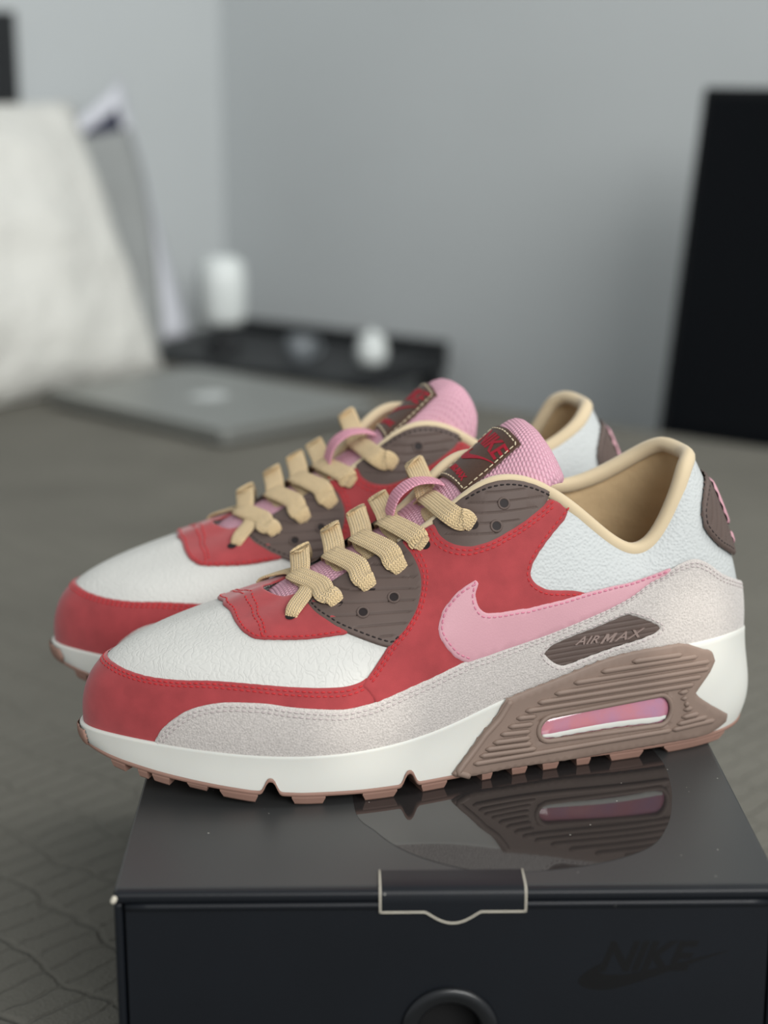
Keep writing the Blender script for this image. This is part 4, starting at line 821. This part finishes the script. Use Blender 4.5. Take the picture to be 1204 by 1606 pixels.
# heel clips with window
cl = [tuple(p) for p in BK['clip']]
cl = [(s, -.035 if (v < .12 and .16 < s < .44) else min(v, 1.02)) for s, v in cl]
(wa, va), (wb, vb) = BK['window_axis']
def pill(r, n=9):
    a = np.array([wa, va])*DSC['M']; b = np.array([wb, vb])*DSC['M']; d = (b-a)/np.linalg.norm(b-a); e = np.array([-d[1], d[0]]); o = []
    for c, t0 in ((a, PI/2), (b, -PI/2)):
        for i in range(n): t = t0+PI*i/(n-1); o.append((c+(d*math.cos(t)+e*math.sin(t))*r)/DSC['M'])
    return [tuple(x) for x in o]
for sg in (1, -1):
    fx = (lambda L: L) if sg > 0 else med
    ck = 'clip' if sg > 0 else 'clip_m'
    panel('heel_clip', 'M', fx(cl), .3, 1.9, 'clip_rubber', ck, holes=[fx(pill(6.5))], rad=1.0, grid=2.6, corner=60, label='ribbed brown heel clip')
    ring = np.array(fx(pill(7.5, 12)))*DSC['M']; V, F, _ = tube(at('M', ring, 2.0), 1.2, 8, closed=True); put('window_frame', V, F, 'clip_rubber', None, ck)
    panel('air_window', 'M', fx(pill(6.9)), .2, 1.6, 'air_pink', 'air'+ck, ck, rad=5.2, dome=True, grid=1.6, label='glossy pink air cushion window')
    # cream floor of the cushion
    a0 = np.array([wa, va])*DSC['M']; b0 = np.array([wb, vb])*DSC['M']; low = []
    for q in np.linspace(-.07, 1.07, 12): low.append(tuple((a0+(b0-a0)*q+np.array([0, 2.9]))/DSC['M']))
    for q in np.linspace(1.06, -.06, 12): low.append(tuple((a0+(b0-a0)*q+np.array([0, 6.0 if 0 < q < 1 else 4.6]))/DSC['M']))
    panel('window_floor', 'M', fx(low), 1.15, .7, 'midsole_white', None, ck, rad=.8, grid=2, label='cream strip in the air window')
    i = 0
    while 'rib%d' % i in BK:
        L_ = np.array(fx([tuple(p) for p in BK['rib%d' % i]]))*DSC['M']; L_ = resample(L_, 2.2); n = len(L_)
        if n < 3: L_ = resample(L_, .8); n = len(L_)
        r = np.full(n, 1.3); r[0] = r[-1] = .35; V, F, _ = tube(at('M', L_, 2.25), r, 7); put('rib', V, F, 'clip_rubber', None, ck); i += 1
    dg = np.array(fx(cl[-6:]))*DSC['M']; c0 = np.array([.36, .5])*DSC['M']*np.array([sg, 1])
    dg = resample(dg, 2.); dg = dg+(c0-dg)/np.linalg.norm(c0-dg, axis=1)[:, None]*3.0
    V, F, _ = tube(at('M', dg, 2.0), 1.5, 8); put('rib', V, F, 'clip_rubber', None, ck)
# ---------------------------------------------------------------- lettering (built per shoe so that it never reads backwards)
def text_mesh(txt, size=1.0, shear=0.0, offset=0.0, extrude=.05, cw=1.0):
    cu = bpy.data.curves.new('t', 'FONT'); cu.body = txt; cu.size = size; cu.shear = shear; cu.offset = offset; cu.extrude = extrude; cu.align_x = 'CENTER'; cu.align_y = 'CENTER'; cu.space_character = cw; cu.resolution_u = 3
    o = bpy.data.objects.new('t', cu); COL.objects.link(o); bpy.context.view_layer.update()
    me = o.evaluated_get(bpy.context.evaluated_depsgraph_get()).to_mesh()
    tb_ = bmesh.new(); tb_.from_mesh(me); bmesh.ops.triangulate(tb_, faces=tb_.faces[:], ngon_method='EAR_CLIP'); tb_.verts.index_update(); V = np.array([tuple(v.co) for v in tb_.verts]); F = [tuple(v.index for v in p.verts) for p in tb_.faces]; tb_.free()
    o.evaluated_get(bpy.context.evaluated_depsgraph_get()).to_mesh_clear(); bpy.data.objects.remove(o); bpy.data.curves.remove(cu)
    V[:, :2] -= (V[:, :2].max(0)+V[:, :2].min(0))/2
    return V, F
M_POLY = [(0, 0), (0, 1), (.24, 1), (.46, .52), (.68, 1), (.92, 1), (.92, 0), (.71, 0), (.71, .60), (.52, .20), (.40, .20), (.21, .60), (.21, 0)]
def max_mesh(size, shear, ext):
    """block capitals: a drawn M followed by the font's AX"""
    Va, Fa = text_mesh('AX', size, shear, .10, ext, 1.08); h = Va[:, 1].max()-Va[:, 1].min(); w = h*.98
    P = np.array(M_POLY); P = np.stack([(P[:, 0]-.5)*w+shear*(P[:, 1]-.5)*h, (P[:, 1]-.5)*h], 1); n = len(P)
    r = delaunay_2d_cdt([Vector(p) for p in P], [(i, (i+1) % n) for i in range(n)], [], 1, 1e-6); m_ = len(r[0])
    Vm = [(v[0], v[1], ext) for v in r[0]]+[(v[0], v[1], -ext) for v in r[0]]
    Fm = [tuple(f) for f in r[2]]+[tuple(i+m_ for i in f[::-1]) for f in r[2]]+[(i, (i+1) % n, (i+1) % n+m_, i+m_) for i in range(n)]
    Vm = np.array(Vm); wa = Va[:, 0].max()-Va[:, 0].min(); g = size*.02; tot = wa+w+g
    Vm[:, 0] += -tot/2+w/2; Va[:, 0] += tot/2-wa/2
    return np.vstack([Vm, Va]), Fm+[tuple(i+len(Vm) for i in f) for f in Fa]
SWN = [(1, .99), (.7, .60), (.45, .27), (.3, .10), (.19, .02), (.1, .03), (.03, .10), (0, .22), (.015, .36), (.06, .50), (.12, .62), (.165, .68), (.135, .56), (.14, .46), (.18, .41), (.25, .40), (.35, .425), (.6, .62)]
def swoosh_mesh(w, h, z0, z1):
    c = crom(np.array(SWN), 3, True); n = len(c); P = (c-.5)*np.array([w, h])
    r = delaunay_2d_cdt([Vector(p) for p in P], [(i, (i+1) % n) for i in range(n)], [], 1, 1e-6)
    v2 = [tuple(v) for v in r[0]]; F = [tuple(f) for f in r[2]]; m_ = len(v2)
    V = [(x, y, z1) for x, y in v2]+[(x, y, z0) for x, y in v2]
    F2 = F+[tuple(i+m_ for i in f[::-1]) for f in F]
    for i in range(n): F2.append((i, i+m_, (i+1) % n+m_, (i+1) % n))
    return np.array(V), F2
def wrap_text(k, V, org, ex, ey, z):
    """V in mm (x right, y up, z out) -> surface; org/ex/ey in domain mm"""
    D = np.array(org)+V[:, :1]*np.array(ex)+V[:, 1:2]*np.array(ey); return at(k, D, z+V[:, 2])
def shoe_text(mir):
    out = []
    tA, tB, tC, tD, tE, tF = [np.array(p)*DSC['U'] for p in BK['badge_text']]
    for side in (1, -1):
        # photo-right in the local domain is decreasing s on the lateral side
        ex = (tD-tC)/np.linalg.norm(tD-tC); ey = np.array([-ex[1], ex[0]]); 
        if ey[1] < 0: ey = -ey
        for txt, size, cen, sh in (('AIR', 8.4, (tA+tB+tE+tF)/4+ey*.7, .25), ('MAX', 10.8, (tC+tD)/2+ey*6.6, .25)):
            Vt, Ft = max_mesh(size, sh, .5) if txt == 'MAX' else text_mesh(txt, size, sh, .10, .5, 1.08)
            o = np.array(cen); x, y = ex.copy(), ey.copy()
            if side < 0: o = o*np.array([-1, 1]); y = y*np.array([-1, 1]); x = x*np.array([1, -1])
            if mir: x = -x; Ft = [f[::-1] for f in Ft]
            if side < 0: pass
            out.append(('lettering', wrap_text('U', Vt, o, x, y, 1.75), Ft, 'brown_text_lit', 'badge' if side > 0 else 'badge_m'))
    sx = -1 if mir else 1
    for txt, size, a, b, sh in (('NIKE', 11.5, .805, -1.5, .3), ('AIR MAX', 4.6, .682, -3, .2)):
        Vt, Ft = text_mesh(txt, size, sh, .25 if size > 8 else .1, .12, 1.0)
        if mir: Ft = [f[::-1] for f in Ft]
        out.append(('lettering', wrap_text('K', Vt, (a*165, b), (0, sx), (1, 0), 1.4), Ft, 'red_print', 'label'))
    Vt, Ft = swoosh_mesh(27, 10.5, -.1, .12)
    if mir: Ft = [f[::-1] for f in Ft]
    out.append(('label_swoosh', wrap_text('K', Vt, (.745*165, -2), (0, sx), (1, 0), 1.42), Ft, 'red_print', 'label'))
    return out
# ------------------------------------------------------------------ printed and debossed marks on the box
def front_mark(name, V, F, cx_, cz_, m):
    V = [(cx_+x, .0006-z, cz_+y) for x, y, z in V]; mesh_obj(name, V, F, m, SB, smooth=False)
deboss = mat('box_logo_gloss', (9, 10, 13), .3, .5, .0)
Vt, Ft = text_mesh('NIKE', .0165, .36, .0005, .00006, .95); front_mark('logo_lettering', Vt*np.array([1.0, 1.06, 1]), Ft, .0775, BOX_H-.0292, deboss)
Vt, Ft = swoosh_mesh(.0585, .0172, -.0001, .00007); front_mark('logo_swoosh', Vt, Ft, .0797, BOX_H-.0352, deboss)
# glossy printed curve on the lid
gp = [(-.0358, .0748), (-.027, .0515), (-.0165, .0346), (-.0023, .0224), (.0146, .0148), (.0371, .015), (.063, .0223), (.0829, .0358), (.0928, .0549), (.0985, .0764), (.102, .1012), (.1015, .13), (.09, .17), (.05, .20), (0, .19), (-.033, .14)]
gl_ = crom(np.array(gp), 8, True); n = len(gl_)
Vg = [(x, y, BOX_H+.00002) for x, y in gl_]+[(x, y, BOX_H+.00014) for x, y in gl_]
mesh_obj('gloss_print', Vg, [tuple(range(n))[::-1], tuple(range(n, 2*n))]+[(i, (i+1) % n, n+(i+1) % n, n+i) for i in range(n)], gloss, SB, smooth=False, label='large glossy printed curve on the lid')
# ================================================================== MATERIALS
MT = {}
MT['white_leather'] = mat('white_leather', (192, 196, 195), .5, .35, .02, 40, [('pebble', 780, .55, .0008), ('noise', 2500, .1, .0002)])
MT['creased_leather'] = mat('creased_leather', (202, 202, 197), .5, .35, .02, 40, [('crease', 250, .6, .0010), ('pebble', 700, .18, .0005)])
MT['red_nubuck'] = mat('red_nubuck', (158, 60, 63), .8, .25, .10, 120, [('noise', 2600, .18, .0004)], sheen=.25)
MT['suede'] = mat('suede', (194, 188, 183), .9, .2, .16, 1300, [('noise', 1300, .6, .001)], sheen=.3, detail=2)
MT['pink_leather'] = mat('pink_leather', (197, 149, 158), .55, .35, .03, 60, [('pebble', 1500, .15, .0003)])
MT['brown_rubber'] = mat('brown_rubber', (90, 76, 70), .6, .35, .05, 80, [('noise', 2500, .08, .0002)])
MT['brown_text_lit'] = mat('brown_text_lit', (140, 122, 115), .5, .4, .03, 80)  # badge brown lightened, in place of the shadow contrast round the letters
MT['clip_rubber'] = mat('clip_rubber', (130, 112, 101), .55, .35, .04, 60, [('noise', 2500, .06, .0002)])
MT['gum_rubber'] = mat('gum_rubber', (146, 114, 101), .6, .3, .05, 60, [('noise', 2000, .1, .0003)])
MT['midsole_white'] = mat('midsole_white', (208, 208, 201), .55, .3, .015, 40, [('noise', 1800, .06, .0003)], sss=.15)
MT['lining'] = mat('lining', (208, 182, 142), .9, .1, .06, 60, [('noise', 90, .35, .004), ('noise', 2500, .2, .0003)], sheen=.2)
MT['collar'] = mat('collar', (206, 188, 156), .8, .2, .03, 60, [('noise', 2500, .15, .0003)], sheen=.2)
MT['pink_mesh'] = mat('pink_mesh', (216, 169, 183), .8, .2, .03, 90, [('knit', 560, .7, .0008)])
MT['pink_webbing'] = mat('pink_webbing', (224, 162, 178), .75, .2, .06, 900, [('knit', 720, .7, .0007)])
MT['lace'] = mat('lace', (224, 197, 151), .8, .2, .05, 500, [('weave', 820, .8, .0008)], sheen=.2)
MT['brown_satin'] = mat('brown_satin', (76, 51, 38), .45, .4, .12, 900, [('noise', 2200, .2, .0003)])
MT['red_print'] = mat('red_print', (160, 24, 44), .6, .3, .12, 900, [('noise', 2200, .3, .0003)])
MT['hole_dark'] = mat('hole_dark', (30, 22, 22), .6, .3)
MT['red_thread'] = mat('red_thread', (190, 48, 52), .6, .3)
MT['grey_thread'] = mat('grey_thread', (192, 182, 180), .7, .3)
MT['pink_thread'] = mat('pink_thread', (206, 128, 150), .6, .3)
MT['dark_thread'] = mat('dark_thread', (34, 28, 28), .6, .3)
MT['cream_thread'] = mat('cream_thread', (214, 200, 170), .6, .3)
MT['air_pink'] = mat('air_pink', (200, 122, 126), .12, .6, .0, 60, rgb2=(176, 128, 156), coat=1, sss=.2)
# ================================================================== SHOES
def make_shoe(name, loc, rz, mir, label):
    root = empty(name, loc, rz); tag(root, label, 'sneaker', 'pair of red and white sneakers'); P = {}
    def emit(nm, V, F, m, parent, uv=None, kind=None, lab=None, smooth=True):
        V = np.array(V)/1000.
        if mir and nm != 'lace': V[:, 1] *= -1; F = [tuple(f)[::-1] for f in F]
        return mesh_obj(nm, V, F, MT[m], parent, smooth, uv, kind, lab)
    for nm, V, F, m, key, par, uv, kind, lab, sm_ in SPEC:
        if nm == 'laces':
            o = bpy.data.objects.new('laces', None); COL.objects.link(o); o.parent = root
        else: o = emit(nm, V, F, m, P[par] if par else root, uv, kind, lab, sm_)
        if key: P[key] = o
    for nm, V, F, m, par in shoe_text(mir): emit(nm, V, F, m, P[par], smooth=False)
    return root
make_shoe('sneaker', (0.147095, 0.18714449, BOX_H), PI+math.radians(14), False, 'near red and white low-top sneaker, its whole outer side in view on the box')
make_shoe('sneaker', (0.11545142, 0.30274385, BOX_H), PI+math.radians(14.672), True, 'far red and white sneaker, partly hidden behind the near one')
